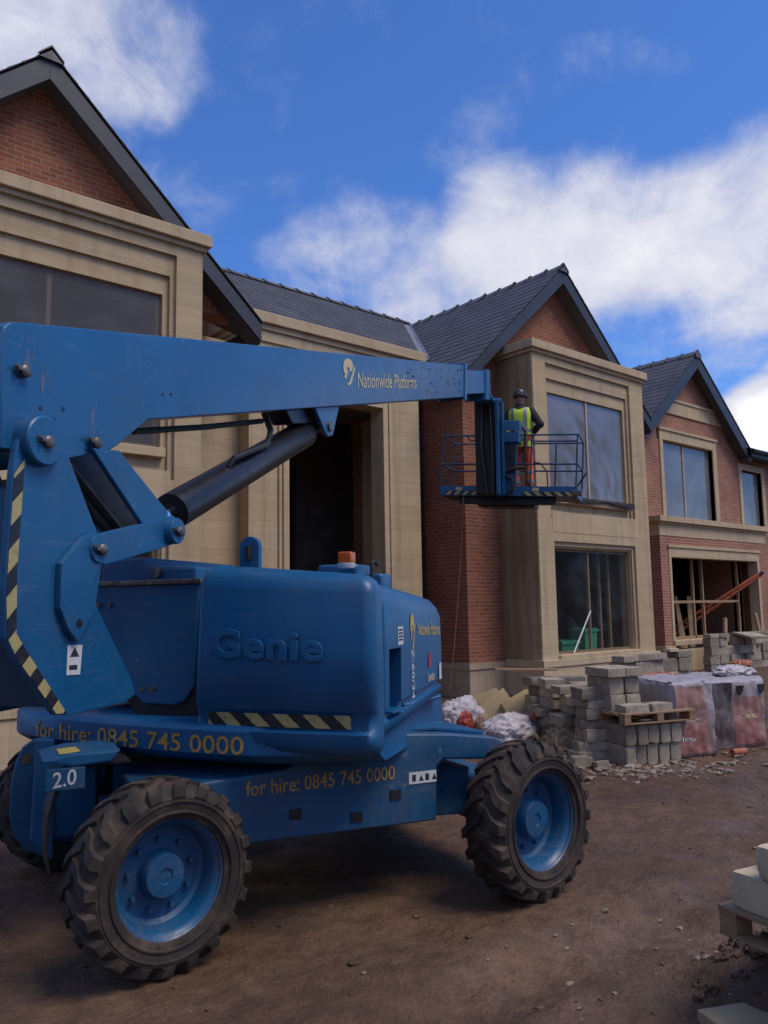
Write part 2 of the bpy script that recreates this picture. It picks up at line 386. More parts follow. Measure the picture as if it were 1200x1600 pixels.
def stonemat(name, base, bw=.95, rh=.46, lo=.50, amt=.55):
    m, nt, b = newmat(name)
    uv = NN(nt, 'ShaderNodeUVMap'); br = NN(nt, 'ShaderNodeTexBrick', offset=.5); LK(nt, uv.outputs[0], br.inputs['Vector'])
    for k, v in (('Scale', 1.0), ('Mortar Size', .006), ('Mortar Smooth', .3), ('Brick Width', bw), ('Row Height', rh)): br.inputs[k].default_value = v
    br.inputs['Color1'].default_value = (*base, 1); br.inputs['Color2'].default_value = (*[x*.88 for x in base], 1); br.inputs['Mortar'].default_value = (*[x*.76 for x in base], 1)
    strat = noise_tex(nt, 1.0, 6, .6, vec=scaled(nt, 1.2, 1.2, 11)); c = MIX(nt, .5, br.outputs[0], RAMP(nt, strat, [(.3, (.80, .78, .76)), (.7, (1.15, 1.14, 1.12))]), 'MULTIPLY')
    # rain streaks running down and damp patches, fixed to the stone
    streak = noise_tex(nt, 1.0, 5, .6, vec=scaled(nt, 5, 5, .35)); sm = MATH(nt, 'MULTIPLY', RAMPV(nt, streak, lo, lo+.28), amt)
    c = MIX(nt, sm, c, tuple(x*k for x, k in zip(base, (.50, .42, .34))))
    patch = MATH(nt, 'MULTIPLY', RAMPV(nt, noise_tex(nt, .55, 6, .62), .55, .70), .28); c = MIX(nt, patch, c, (.40, .36, .32))
    LK(nt, c, b.inputs['Base Color']); setb(b, Roughness=.88, Specular_IOR_Level=.25)
    bump(nt, b, MATH(nt, 'SUBTRACT', noise_tex(nt, 30, 4), MATH(nt, 'MULTIPLY', br.outputs['Fac'], .8)), .22, .006)
    return m
MT['stone'] = stonemat('sandstone', (.545, .425, .265), 1.05, .46)
MT['stone_trim'] = stonemat('sandstone_trim', (.565, .445, .285), 1.35, 3.0)
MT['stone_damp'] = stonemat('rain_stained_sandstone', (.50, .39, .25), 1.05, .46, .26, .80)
MT['stone_grey'] = stonemat('weathered_stone', (.42, .335, .235))
def slatemat():
    m, nt, b = newmat('roof_slate')
    uv = NN(nt, 'ShaderNodeUVMap'); br = NN(nt, 'ShaderNodeTexBrick', offset=.5); LK(nt, uv.outputs[0], br.inputs['Vector'])
    for k, v in (('Scale', 1.0), ('Mortar Size', .003), ('Brick Width', .30), ('Row Height', .27)): br.inputs[k].default_value = v
    br.inputs['Color1'].default_value = (.098, .097, .100, 1); br.inputs['Color2'].default_value = (.070, .069, .073, 1); br.inputs['Mortar'].default_value = (.02, .02, .024, 1)
    c = MIX(nt, .6, br.outputs[0], RAMP(nt, noise_tex(nt, 1.7, 6, .65), [(.3, (.65, .65, .68)), (.7, (1.3, 1.27, 1.25))]), 'MULTIPLY')
    LK(nt, c, b.inputs['Base Color']); setb(b, Roughness=.62, Specular_IOR_Level=.4)
    bump(nt, b, MATH(nt, 'SUBTRACT', noise_tex(nt, 14, 4), br.outputs['Fac']), .3, .006); return m
MT['slate'] = slatemat()
MT['ridge'] = simple('ridge_tile', (.11, .11, .12), .6, var=.3, scale=4, bmp=.2)
MT['fascia'] = simple('grey_fascia', (.038, .044, .060), .5, var=.12, scale=2)
MT['soffit'] = simple('grey_soffit', (.07, .074, .088), .6, var=.12, scale=2)
MT['lead'] = simple('lead_sheet', (.23, .24, .26), .5, .3, var=.2, scale=4)
def woodmat(name, c1, c2, objvar=.0):
    m, nt, b = newmat(name)
    uv = NN(nt, 'ShaderNodeUVMap'); mp = NN(nt, 'ShaderNodeMapping'); mp.inputs['Scale'].default_value = (3, 26, 1); LK(nt, uv.outputs[0], mp.inputs[0])
    g = noise_tex(nt, 1.0, 5, .6, vec=mp.outputs[0]); k = noise_tex(nt, 4, 4)
    c = RAMP(nt, MATH(nt, 'ADD', MATH(nt, 'MULTIPLY', g, .65), MATH(nt, 'MULTIPLY', k, .35)), [(.3, c2), (.68, c1)])
    if objvar:
        oi = NN(nt, 'ShaderNodeObjectInfo'); h = NN(nt, 'ShaderNodeHueSaturation'); LK(nt, MATH(nt, 'ADD', MATH(nt, 'MULTIPLY', oi.outputs['Random'], 2*objvar), 1-objvar), h.inputs['Value']); LK(nt, c, h.inputs['Color']); c = h.outputs[0]
    LK(nt, c, b.inputs['Base Color']); setb(b, Roughness=.8); bump(nt, b, g, .25, .004); return m
MT['timber'] = woodmat('pale_timber', (.42, .28, .15), (.27, .165, .085))
MT['pallet'] = woodmat('pallet_timber', (.36, .235, .13), (.19, .12, .068))
MT['conc'] = simple('concrete_block', (.33, .28, .215), .92, var=.30, scale=9, bmp=.5, objvar=.30, spec=.2)
MT['conc_pale'] = simple('pale_stone_block', (.56, .46, .30), .9, var=.16, scale=7, bmp=.35, objvar=.10, spec=.2)
MT['slab'] = simple('stone_slab', (.43, .325, .185), .9, var=.28, scale=4, bmp=.35, objvar=.15, spec=.2)
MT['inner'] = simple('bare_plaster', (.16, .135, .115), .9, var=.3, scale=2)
MT['batten'] = woodmat('pale_batten', (.60, .50, .42), (.45, .36, .29))
MT['green'] = simple('green_plastic', (.04, .36, .17), .45, var=.18)
MT['pvc'] = simple('white_plastic_pipe', (.75, .75, .73), .35, var=.06)
MT['clay'] = simple('clay_pipe', (.40, .12, .055), .6, var=.3, scale=12)
MT['orange'] = simple('orange_paint', (.42, .085, .03), .5, var=.3, scale=10)
MT['bag'] = simple('white_rubble_bag', (.48, .45, .45), .55, var=.22, scale=9, col2=(.34, .30, .33))
MT['rag'] = simple('red_scrap', (.36, .05, .035), .6, var=.4, scale=16)
MT['tan'] = simple('tan_scrap', (.42, .27, .17), .8, var=.3, scale=16)
MT['membrane'] = simple('dark_membrane', (.022, .021, .023), .85, var=.4, scale=9)

def plastic(name, alpha, col, rough=.18, gloss=1.0):
    """polythene sheeting: partly see-through, with a wavy shine"""
    m, nt, b = newmat(name)
    tr = NN(nt, 'ShaderNodeBsdfTransparent'); tr.inputs[0].default_value = (.86, .88, .92, 1)
    f = noise_tex(nt, .9, 4, .5); c = RAMP(nt, f, [(.3, tuple(x*.85 for x in col)), (.7, col)]); LK(nt, c, b.inputs['Base Color'])
    setb(b, Roughness=rough, Specular_IOR_Level=gloss)
    bump(nt, b, noise_tex(nt, 1.1, 3, .5), .12, .08)
    mx = NN(nt, 'ShaderNodeMixShader'); LK(nt, MATH(nt, 'ADD', MATH(nt, 'MULTIPLY', RAMPV(nt, f, .35, .7), .14), alpha), mx.inputs[0])
    LK(nt, tr.outputs[0], mx.inputs[1]); LK(nt, b.outputs[0], mx.inputs[2])
    LK(nt, mx.outputs[0], nt.nodes['Material Output'].inputs[0]); return m
MT['poly'] = plastic('polythene_sheet', .60, (.29, .285, .295), .16, 1.5)
MT['poly_clear'] = plastic('clear_polythene', .10, (.09, .09, .10), .14, .8)
MT['poly_grey'] = plastic('grey_polythene', .42, (.17, .155, .15), .32, .8)
def mudmat():
    m, nt, b = newmat('wet_mud')
    a = noise_tex(nt, .55, 7, .62); c = RAMP(nt, a, [(.28, (.072, .039, .0225)), (.52, (.115, .067, .039)), (.75, (.170, .106, .062))])
    g = noise_tex(nt, 7, 6, .66); c = MIX(nt, .8, c, RAMP(nt, g, [(.3, (.58, .55, .53)), (.7, (1.35, 1.33, 1.3))]), 'MULTIPLY')
    sp = RAMPV(nt, noise_tex(nt, 5.5, 5, .72), .655, .74); c = MIX(nt, MATH(nt, 'MULTIPLY', sp, .5), c, (.21, .165, .13))
    fine = noise_tex(nt, 52, 3, .6); c = MIX(nt, .55, c, RAMP(nt, fine, [(.3, (.62,)*3), (.7, (1.35,)*3)]), 'MULTIPLY')
    LK(nt, c, b.inputs['Base Color'])
    LK(nt, RAMP(nt, noise_tex(nt, 1.4, 5), [(.35, (.42,)*3), (.6, (.85,)*3)]), b.inputs['Roughness']); setb(b, Specular_IOR_Level=.35)
    h = MATH(nt, 'ADD', MATH(nt, 'MULTIPLY', g, 1.0), MATH(nt, 'MULTIPLY', fine, .18)); bump(nt, b, h, .8, .06); return m
MT['mud'] = mudmat()
MT['clod'] = simple('mud_clod', (.10, .062, .042), .9, var=.4, scale=14, bmp=.5)
MT['chip'] = simple('broken_chip', (.24, .19, .145), .9, var=.45, scale=12, bmp=.4)
def tyremat():
    m, nt, b = newmat('muddy_tyre')
    f = noise_tex(nt, 6, 7, .65); c = RAMP(nt, f, [(.33, (.014, .012, .011)), (.50, (.034, .025, .019)), (.70, (.105, .068, .045))])
    LK(nt, c, b.inputs['Base Color']); setb(b, Roughness=.8); bump(nt, b, noise_tex(nt, 40, 4), .4, .006); return m
MT['tyre'] = tyremat()
def packmat(name, top, low, gloss=.25):
    m, nt, b = newmat(name)
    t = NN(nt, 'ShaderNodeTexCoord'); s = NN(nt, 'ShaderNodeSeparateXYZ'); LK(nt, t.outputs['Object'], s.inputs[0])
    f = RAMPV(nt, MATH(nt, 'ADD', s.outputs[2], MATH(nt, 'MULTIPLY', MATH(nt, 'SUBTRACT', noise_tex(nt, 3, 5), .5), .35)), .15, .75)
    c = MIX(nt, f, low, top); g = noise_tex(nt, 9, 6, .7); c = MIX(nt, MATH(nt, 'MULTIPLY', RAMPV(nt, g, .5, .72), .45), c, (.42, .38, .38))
    LK(nt, c, b.inputs['Base Color']); setb(b, Roughness=gloss+.18, Specular_IOR_Level=.35); bump(nt, b, noise_tex(nt, 5, 6, .7), .5, .04); return m
MT['wrap_red'] = packmat('red_printed_wrap', (.38, .22, .18), (.31, .13, .12))
MT['wrap_grey'] = packmat('grey_printed_wrap', (.36, .33, .35), (.30, .20, .19))
MT['wrap_clear'] = packmat('clear_pack_wrap', (.33, .31, .34), (.22, .18, .17), .2)
MT['wrap_dark'] = packmat('dark_brick_wrap', (.10, .085, .09), (.12, .085, .08), .22)
MT['hivis'] = simple('hi_vis_yellow', (.48, .70, .035), .7, var=.15, scale=14)
MT['hivis_orange'] = simple('hi_vis_orange', (.80, .13, .03), .7, var=.15, scale=14)
MT['band'] = simple('grey_reflective_band', (.20, .20, .21), .4, var=.15)
MT['navy'] = simple('dark_jacket', (.016, .018, .026), .85, var=.3, scale=14)
MT['helmet'] = simple('dark_helmet', (.022, .024, .034), .35, var=.15)
MT['skin'] = simple('skin', (.42, .24, .17), .55, var=.1)
MT['boot'] = simple('dark_boot', (.02, .016, .014), .6, var=.3)

# ------------------------------------------------------------------ ground: one sheet of churned mud
def gh(x, y):
    """height of the mud"""
    k = 1.0 if (-12 < x < 34 and -8 < y < 14) else .25
    near = 1.0
    h = .036*noise.fractal(V((x*.55, y*.55, 1.3)), .8, 2.0, 5)+.020*noise.fractal(V((x*2.4, y*2.4, 7.1)), .7, 2.1, 4)+.010*abs(noise.noise(V((x*6.5, y*6.5, 3.3))))
    # wheel ruts running along the front of the house
    for yc in (1.25, 2.55):
        d = (y-yc-.16*math.sin(x*.5))/.22
        h -= math.exp(-d*d)*(.085*(.6+.4*noise.noise(V((x*.8, yc, 0))))+.018*max(-.4, math.sin((x+abs(y-yc)*.8)*2*math.pi/.17))*(.5+.5*noise.noise(V((x*.7, 3, 0)))))
        h += .034*math.exp(-((abs(y-yc-.16*math.sin(x*.5))-.30)/.09)**2)*(.6+.6*noise.noise(V((x*1.7, yc, 5))))
    for (cx, cy) in ((1.98, 3.98), (4.08, 3.40), (2.3, 6.0), (4.6, 5.5)):
        d2 = ((x-cx)**2+(y-cy)**2)/.25
        h *= 1-math.exp(-d2)
    # the spoil heap under the pallet at the right
    d2 = ((x-3.95)/.34)**2+((y-1.86)/.26)**2
    h += .27*math.exp(-d2)*(1+.5*noise.noise(V((x*4, y*4, 2))))
    if y > 9.6: h *= max(0., 1-(y-9.6)/.5)
    return h*k
def axis_pts(lo, hi, step, far):
    a = [lo+i*step for i in range(int((hi-lo)/step)+1)]; s = step; x = a[-1]
    while x < far: s *= 1.35; x += s; a.append(x)
    s = step; x = a[0]; pre = []
    while x > -far: s *= 1.35; x -= s; pre.append(x)
    return pre[::-1]+a
gx = axis_pts(-.6, 13.0, .055, 320); gy = axis_pts(.6, 10.2, .055, 320)
gm = MB(); nx, ny = len(gx), len(gy)
gm.v = [V((x, y, gh(x, y))) for y in gy for x in gx]
gm.f = [(j*nx+i, j*nx+i+1, (j+1)*nx+i+1, (j+1)*nx+i) for j in range(ny-1) for i in range(nx-1)]
g = obj('ground', gm, MT['mud'], smooth=True, angle=180, merge=False); tag(g, 'churned brown mud of the building site', kind='structure')

# ------------------------------------------------------------------ the house
HO = V((9.14, 12.0, 0))
H = thing('brick_house', HO, 'large unfinished red brick house with stone bays, slate gables and open window holes', 'house')
def sobj(name, mb, mat, parent, **kw):
    o = None
    for q in (islands(mb) if name in SPLIT else [mb]): o = obj(name[:-1] if name in ('panel_bolts', 'lug_nuts') else name, q, mat, parent, **kw)
    return o
def hobj(name, mb, mat, **kw): return sobj(name, mb, MT[mat] if isinstance(mat, str) else mat, H, **kw)
def mir(x): return 18.28-x
WT = .30
def gable_block(mx):
    """one of the two matching gabled fronts with a two-storey stone bay; mx maps x for the mirrored one"""
    flip = mx is mir
    def X(a, b): a, b = mx(a), mx(b); return min(a, b), max(a, b)
    bx0, bx1 = X(12.80, 16.78)
    in_lo, in_hi = X(11.76, 17.84)
    if flip: in_lo, in_hi = .44, 5.60
    cx = mx(14.79)
    # brick front with the bay's opening, gable triangle above
    m = MB(); wall(m, 'y', in_lo, in_hi, .66, 6.32, 11.10, WT, [(bx0+.1, bx1-.1, .60, 6.9)])
    ap = 9.14; k = .91
    hw = (ap-6.32)/k
    m.prism([(cx-hw, 6.325), (cx+hw, 6.325), (cx, ap)], lambda p: V((p[0], p[2], p[1])), 11.10, 11.40)
    hobj('gable_wall', m, 'brick')
    m = MB(); wall(m, 'x', 11.40, 14.6, .66, 6.40, in_lo, WT); wall(m, 'x', 11.40, 18.8, .66, 6.4, in_hi-WT, WT); hobj('side_wall', m, 'brick')
    # plinth round the block
    m = MB(); m.box((in_lo-.05, 11.05, -.3), (bx0, 11.42, .655)); m.box((bx1, 11.05, -.3), (in_hi+.05, 11.42, .655))
    m.box((in_lo-.05, 11.42, -.3), (in_lo+.3, 14.6, .655)); m.box((in_lo-.075, 11.025, .54), (bx0, 11.05, .66)); m.box((in_lo-.075, 11.05, .54), (in_lo-.05, 14.6, .66)); m.box((bx1, 11.025, .54), (in_hi+.075, 11.05, .66))
    hobj('plinth', m, 'stone_grey', bevel=.006)
    # stone bay: outer pilasters, two stepped architraves, returns
    y0 = 10.145
    u0, u1 = X(13.36, 16.08)
    m = MB()
    wall(m, 'y', bx0, bx1, .70, 6.82, y0, .05, [(u0-.14, u1+.16, 3.50, 6.66), (u0-.07, u1+.10, .60, 3.02)])
    wall(m, 'y', bx0+.02, bx1-.02, .70, 6.815, y0+.05, .045, [(u0-.075, u1+.085, 3.62, 6.36), (u0-.012, u1+.022, .60, 2.93)])
    wall(m, 'y', bx0+.02, bx1-.02, .70, 6.81, y0+.095, .26, [(u0, u1, 3.93, 6.09), (u0+.005, u1-.005, .60, 2.89)])
    hobj('stone_bay', m, 'stone')
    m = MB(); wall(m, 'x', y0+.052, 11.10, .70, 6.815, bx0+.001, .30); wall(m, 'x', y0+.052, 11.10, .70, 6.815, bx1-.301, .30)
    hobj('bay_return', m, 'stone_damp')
    m = MB(); m.box((bx0-.06, y0-.06, -.3), (bx1+.06, y0+.30, .56)); m.box((bx0-.06, y0+.30, -.3), (bx0+.30, 11.05, .56)); m.box((bx1-.3, y0+.30, -.3), (bx1+.06, 11.05, .56))
    m.box((bx0-.085, y0-.085, .56), (bx1+.085, y0+.02, .70)); m.box((bx0-.085, y0+.02, .56), (bx0+.30, 11.02, .70)); m.box((bx1-.30, y0+.02, .56), (bx1+.085, 11.02, .70))
    hobj('bay_plinth', m, 'stone_trim', bevel=.012)
    m = MB(); m.box((bx0-.045, y0-.045, 6.815), (bx1+.045, 11.09, 6.885)); m.box((bx0-.10, y0-.10, 6.885), (bx1+.10, 11.095, 7.055)); hobj('cornice', m, 'stone_trim', bevel=.012)
    m = MB(); m.box((u0-.06, y0-.06, .702), (u1+.06, y0+.34, .775)); m.box((u0-.03, y0-.012, 3.80), (u1+.03, y0+.34, 3.928)); m.box((bx0+.46, y0-.006, 3.20), (bx1-.46, y0+.002, 3.62))
    hobj('window_sill', m, 'stone_trim', bevel=.01)
    # roof over the gable: two slopes of slate courses, ridge, barge boards, soffits
    yb, zr, ew = 10.73, 9.30, 3.36
    def slope(sgn, name='roof_slope'):
        m = MB(); nC = 19
        def P(t, y): return V((cx+sgn*t*ew, y, zr-t*ew*k))
        nrm = V((sgn*k, 0, 1)).normalized()
        for i in range(nC):
            ta, tb = (i+1)/nC, max(0, i/nC-.02)
            def yend(t):
                inner = (sgn < 0) != flip        # the slope that meets the main roof in a valley
                return 15.94-1.319*t*ew-.06 if inner else 18.6
            a0, a1 = P(ta, yb)+nrm*.034, P(ta, yend(ta))+nrm*.034; b1, b0 = P(tb, yend(tb))+nrm*.022, P(tb, yb)+nrm*.022
            c0, c1 = P(ta, yb)+nrm*.012, P(ta, yend(ta))+nrm*.012
            m.add([a0, a1, b1, b0, c0, c1], [(0, 1, 2, 3), (4, 5, 1, 0), (4, 0, 3)])
        # boarding below
        for i in range(1):
            t1 = 1.0
            a = [P(0, yb+.05), P(t1, yb+.05), P(t1, yend(t1)), P(0, yend(0))]
            m.add([p+nrm*.010 for p in a]+[p-nrm*.03 for p in a], [(0, 1, 2, 3), (7, 6, 5, 4), (0, 4, 5, 1), (1, 5, 6, 2), (2, 6, 7, 3), (3, 7, 4, 0)])
        hobj(name, m, 'slate')
    slope(-1); slope(1)
    m = MB()
    yy = yb-.02; i = 0
    while yy < 15.9:
        L = .47; a = .16; zz = zr+.055+.006*(i % 2)
        m.add([V((cx-a, yy, zz-a*k+.008)), V((cx, yy, zz+.02)), V((cx+a, yy, zz-a*k+.008)), V((cx-a*.93, yy+L, zz-a*k-.012)), V((cx, yy+L, zz-.002)), V((cx+a*.93, yy+L, zz-a*k-.012)),
               V((cx-a, yy, zz-a*k-.03)), V((cx, yy, zz-.03)), V((cx+a, yy, zz-a*k-.03))], [(0, 1, 4, 3), (1, 2, 5, 4), (0, 6, 7, 1), (1, 7, 8, 2), (0, 3, 6), (2, 8, 5)])
        # raised collar at each joint
        m.add([V((cx-a-.012, yy, zz-a*k+.02)), V((cx, yy, zz+.045)), V((cx+a+.012, yy, zz-a*k+.02)), V((cx-a-.012, yy+.07, zz-a*k+.018)), V((cx, yy+.07, zz+.043)), V((cx+a+.012, yy+.07, zz-a*k+.018)), V((cx-a-.012, yy, zz-a*k-.03)), V((cx+a+.012, yy, zz-a*k-.03))],
              [(0, 1, 4, 3), (1, 2, 5, 4), (0, 6, 7, 2, 1)])
        yy += L; i += 1
    hobj('ridge_tiles', m, 'ridge')
    for sg in (-1, 1):
        m = MB()
        top, low = .0, .26
        pts = [(cx, zr-.02), (cx+sg*ew, zr-.02-ew*k), (cx+sg*ew, zr-.02-ew*k-low), (cx+sg*(ew-.02), zr-.02-ew*k-low), (cx, zr-.02-low*1.35)]
        m.prism(pts, lambda p: V((p[0], p[2], p[1])), yb+.02, yb+.055); hobj('bargeboard', m, 'fascia', bevel=.004)
        m = MB()
        pts = [(cx, zr-.30), (cx+sg*ew, zr-.30-ew*k), (cx+sg*ew, zr-.325-ew*k), (cx, zr-.325)]
        m.prism(pts, lambda p: V((p[0], p[2], p[1])), yb+.056, 11.098); hobj('soffit', m, 'soffit')
    for sg in (-1, 1):
        m = MB(); xe = cx+sg*ew; m.box((min(xe, xe-sg*.03), yb+.06, zr-ew*k-.27), (max(xe, xe-sg*.03), 13.0, zr-ew*k-.02)); hobj('eaves_fascia', m, 'fascia')
    return bx0, bx1, u0, u1
ident = lambda x: x
RB = gable_block(ident); LB = gable_block(mir)

def window(u0, u1, z0, z1, y, mull, kind='poly', wav=.02, frame_w=.055, sheet=True, seed=0, batten=False):
    m = MB(); fw = frame_w
    wall(m, 'y', u0, u1, z0, z1, y, .06, [(u0+fw, u1-fw, z0+fw, z1-fw)])
    for q in mull: m.box((q-fw/2, y+.003, z0+fw), (q+fw/2, y+.055, z1-fw))
    fr = hobj('window', m, 'timber')
    if sheet:
        def fn(a, b):
            x = u0+.02+a*(u1-u0-.04); z = z0+.02+b*(z1-z0-.04)
            e = min(a, 1-a, b, 1-b)*6; e = min(1, e)
            lowz = max(0, 1-b*2.6)
            d = wav*noise.fractal(V((x*.9+seed, z*.9, seed)), 1.0, 2.0, 3)*e+(.004+.03*lowz)*noise.noise(V((x*3.2+z*1.5, z*2.2, seed)))*e
            return V((x, y-.014-abs(d)*.8, z))
        m = MB(); m.grid(fn, 44, 40); s = obj('plastic_sheet', m, MT[kind], fr, smooth=True, angle=180)
    if batten:
        m = MB(); q = mull[0]; m.box((q-.02, y-.045, z0+.03), (q+.02, y-.022, z1-.02)); obj('batten', m, MT['batten'], fr)
    return fr
yw = 10.145+.16
window(RB[2], RB[3], 3.93, 6.09, yw, [14.72], 'poly', .022, seed=3, batten=True)
window(RB[2]+.005, RB[3]-.005, .775, 2.89, yw, [14.62], 'poly_clear', .03, seed=9)
window(LB[2], LB[3], 3.93, 6.09, yw, [3.42], 'poly_grey', .03, seed=5)
window(LB[2]+.005, LB[3]-.005, .775, 2.89, yw, [3.42], 'poly_clear', .03, seed=6)
# a dark torn strip of sheeting hanging over the right bay's upper sill
def strip(a, b):
    x = 13.75+a*2.40; z = 3.955-.10*b-.03*math.sin(a*9)*b
    return V((x, 10.145-.035-.022*math.sin(b*2.2)-.02*noise.noise(V((x*4, b, 0))), z+.02*noise.noise(V((x*3, 0, 4)))))
m = MB(); m.grid(strip, 40, 6); hobj('torn_membrane', m, 'membrane', smooth=True, angle=180)

# main range between the gables
m = MB(); wall(m, 'y', 5.60, 11.76, .0, 7.2, 13.0, WT, [(7.5, 10.72, .45, 5.6)]); hobj('main_wall', m, 'brick')
m = MB(); yR, zR, kM = 15.94, 9.42, .69
nC = 16; dep = yR-12.62
for i in range(nC):
    ta, tb = (i+1)/nC, max(0, i/nC-.02)
    def ends(t):
        y = yR-t*dep; z = zR-t*dep*kM; q = (yR-y)/1.319
        return V((mir(14.80-q-.17), y, z)), V((14.80-q-.17, y, z))
    nrm = V((0, -kM, 1)).normalized(); a0, a1 = ends(ta); b0, b1 = ends(tb)
    m.add([a0+nrm*.03, a1+nrm*.03, b1+nrm*.016, b0+nrm*.016, a0+nrm*.008, a1+nrm*.008], [(0, 1, 2, 3), (4, 5, 1, 0)])
a0, a1 = ends(1.0); b0, b1 = ends(0.0)
m.add([V((3.48, yR, zR-.02)), V((14.8, yR, zR-.02)), V((14.8, 20.2, zR-4.26*kM)), V((3.48, 20.2, zR-4.26*kM))], [(0, 1, 2, 3)])
hobj('main_roof', m, 'slate')
m = MB()
for s in (0, 1):
    q = [(14.80, yR+.0, zR), (14.80-dep/1.319, yR-dep, zR-dep*kM)]
    pts = []
    for (x, y, z) in q:
        pts += [V((x-.30, y, z+.006)), V((x+.02, y, z+.006)), V((x+.10, y, z+.07))]
    if s: pts = [V((mir(p.x), p.y, p.z)) for p in pts]
    m.add(pts, [(0, 1, 4, 3), (1, 2, 5, 4)])
hobj('valley_lining', m, 'lead')
m = MB(); xx = 3.6; i = 0
while xx < 14.7:
    L = .47; a = .15
    pr = lambda x, d, up: [V((x, yR-a, zR+.07-a*kM+up)), V((x, yR, zR+.085+up+d)), V((x, yR+a, zR+.07-a*kM+up))]
    m.add(pr(xx, 0, 0)+pr(xx+L, 0, -.01), [(0, 1, 4, 3), (1, 2, 5, 4)]); m.add(pr(xx, .0, .025)+pr(xx+.07, 0, .022)+[V((xx, yR-a, zR-.06)), V((xx, yR+a, zR-.06))], [(0, 1, 4, 3), (1, 2, 5, 4), (0, 6, 7, 2, 1)])
    xx += L
hobj('ridge_tiles', m, 'ridge')
# portico
px0, px1, py = 7.16, 11.06, 11.63
m = MB(); wall(m, 'y', px0, px1, 0, 6.30, py, .34, [(7.95, 10.10, -.1, 5.52)]); hobj('portico_front', m, 'stone')
m = MB(); wall(m, 'x', py+.34, 13.0, 0, 6.30, px0, .34); wall(m, 'x', py+.34, 13.0, 0, 6.30, px1-.34, .34); hobj('portico_side', m, 'stone')
m = MB()
for x0, x1 in ((7.74, 7.80), (7.83, 7.95), (10.10, 10.22), (10.25, 10.31)): m.box((x0, py-.035, 0), (x1-.0015, py-.0005, 5.52+(7.95-x0 if x0 < 9 else x1-10.10)))
for z0, z1 in ((5.522, 5.64), (5.67, 5.73)): m.box((7.952, py-.033, z0), (10.098, py-.0005, z1))
hobj('architrave', m, 'stone_trim', bevel=.008)
m = MB(); m.box((px0-.03, py-.03, 6.302), (px1+.03, 13.0, 6.50)); m.box((px0-.07, py-.07, 6.50), (px1+.07, 13.0, 6.60)); m.box((px0-.13, py-.13, 6.602), (px1+.13, 13.0, 6.79)); hobj('portico_cornice', m, 'stone_trim', bevel=.014)
m = MB(); m.box((px0+.34, py+.34, 5.6), (px1-.34, 13.0, 5.66)); hobj('portico_ceiling', m, 'inner')
m = MB(); m.box((px0-.12, py-.12, -.3), (7.95, py-.001, .5)); m.box((10.1, py-.12, -.3), (px1+.12, py-.001, .5)); m.box((px0-.12, py, -.3), (px0-.001, 13, .5)); m.box((px1+.001, py, -.3), (px1+.12, 13, .5)); hobj('portico_plinth', m, 'stone_grey', bevel=.01)
m = MB(); m.box((5.62, 11.96, -.3), (px0-.001, 12.3, 6.29)); hobj('portico_flank', m, 'stone')
# downpipe and stone strip beside the portico
m = MB(); m.tube([(11.69, 12.25, .1), (11.69, 12.25, 6.2)], .04, 10)
for z in (1.2, 3.1, 5.0): m.box((11.64, 12.2, z), (11.76, 12.3, z+.04))
hobj('downpipe', m, 'dark')
m = MB(); m.box((11.70, 12.40, .66), (11.758, 12.75, 6.2)); hobj('stone_strip', m, 'stone_grey')
# inside: floors, cross walls, back wall, so the rooms are really dark
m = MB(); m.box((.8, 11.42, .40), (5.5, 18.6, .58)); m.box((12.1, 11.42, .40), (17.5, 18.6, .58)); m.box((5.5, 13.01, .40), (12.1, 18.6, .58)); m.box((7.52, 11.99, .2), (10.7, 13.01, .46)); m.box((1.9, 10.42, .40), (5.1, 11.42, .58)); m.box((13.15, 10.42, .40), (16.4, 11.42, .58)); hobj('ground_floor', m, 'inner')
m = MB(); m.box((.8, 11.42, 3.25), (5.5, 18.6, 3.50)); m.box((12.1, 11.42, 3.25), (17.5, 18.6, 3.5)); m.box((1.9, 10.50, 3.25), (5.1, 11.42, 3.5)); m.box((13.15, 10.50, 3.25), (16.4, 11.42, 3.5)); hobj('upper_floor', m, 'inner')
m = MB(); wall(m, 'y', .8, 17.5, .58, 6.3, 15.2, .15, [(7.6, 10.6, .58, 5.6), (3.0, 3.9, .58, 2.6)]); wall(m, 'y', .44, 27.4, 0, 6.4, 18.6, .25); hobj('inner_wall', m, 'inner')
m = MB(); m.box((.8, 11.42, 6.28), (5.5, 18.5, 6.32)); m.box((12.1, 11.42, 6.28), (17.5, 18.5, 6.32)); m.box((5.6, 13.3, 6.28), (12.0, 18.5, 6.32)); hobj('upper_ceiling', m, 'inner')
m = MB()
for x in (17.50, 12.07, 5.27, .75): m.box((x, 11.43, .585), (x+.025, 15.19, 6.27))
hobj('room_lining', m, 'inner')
m = MB()
for x in (12.35, 13.2, 15.6): m.box((x, 12.6, .58), (x+.09, 12.69, 3.25))
for x in (15.78,): m.box((x, 10.62, .78), (x+.06, 10.68, 3.2)); m.box((x-.16, 10.75, .6), (x-.10, 10.81, 3.2))
hobj('stud_post', m, 'timber')

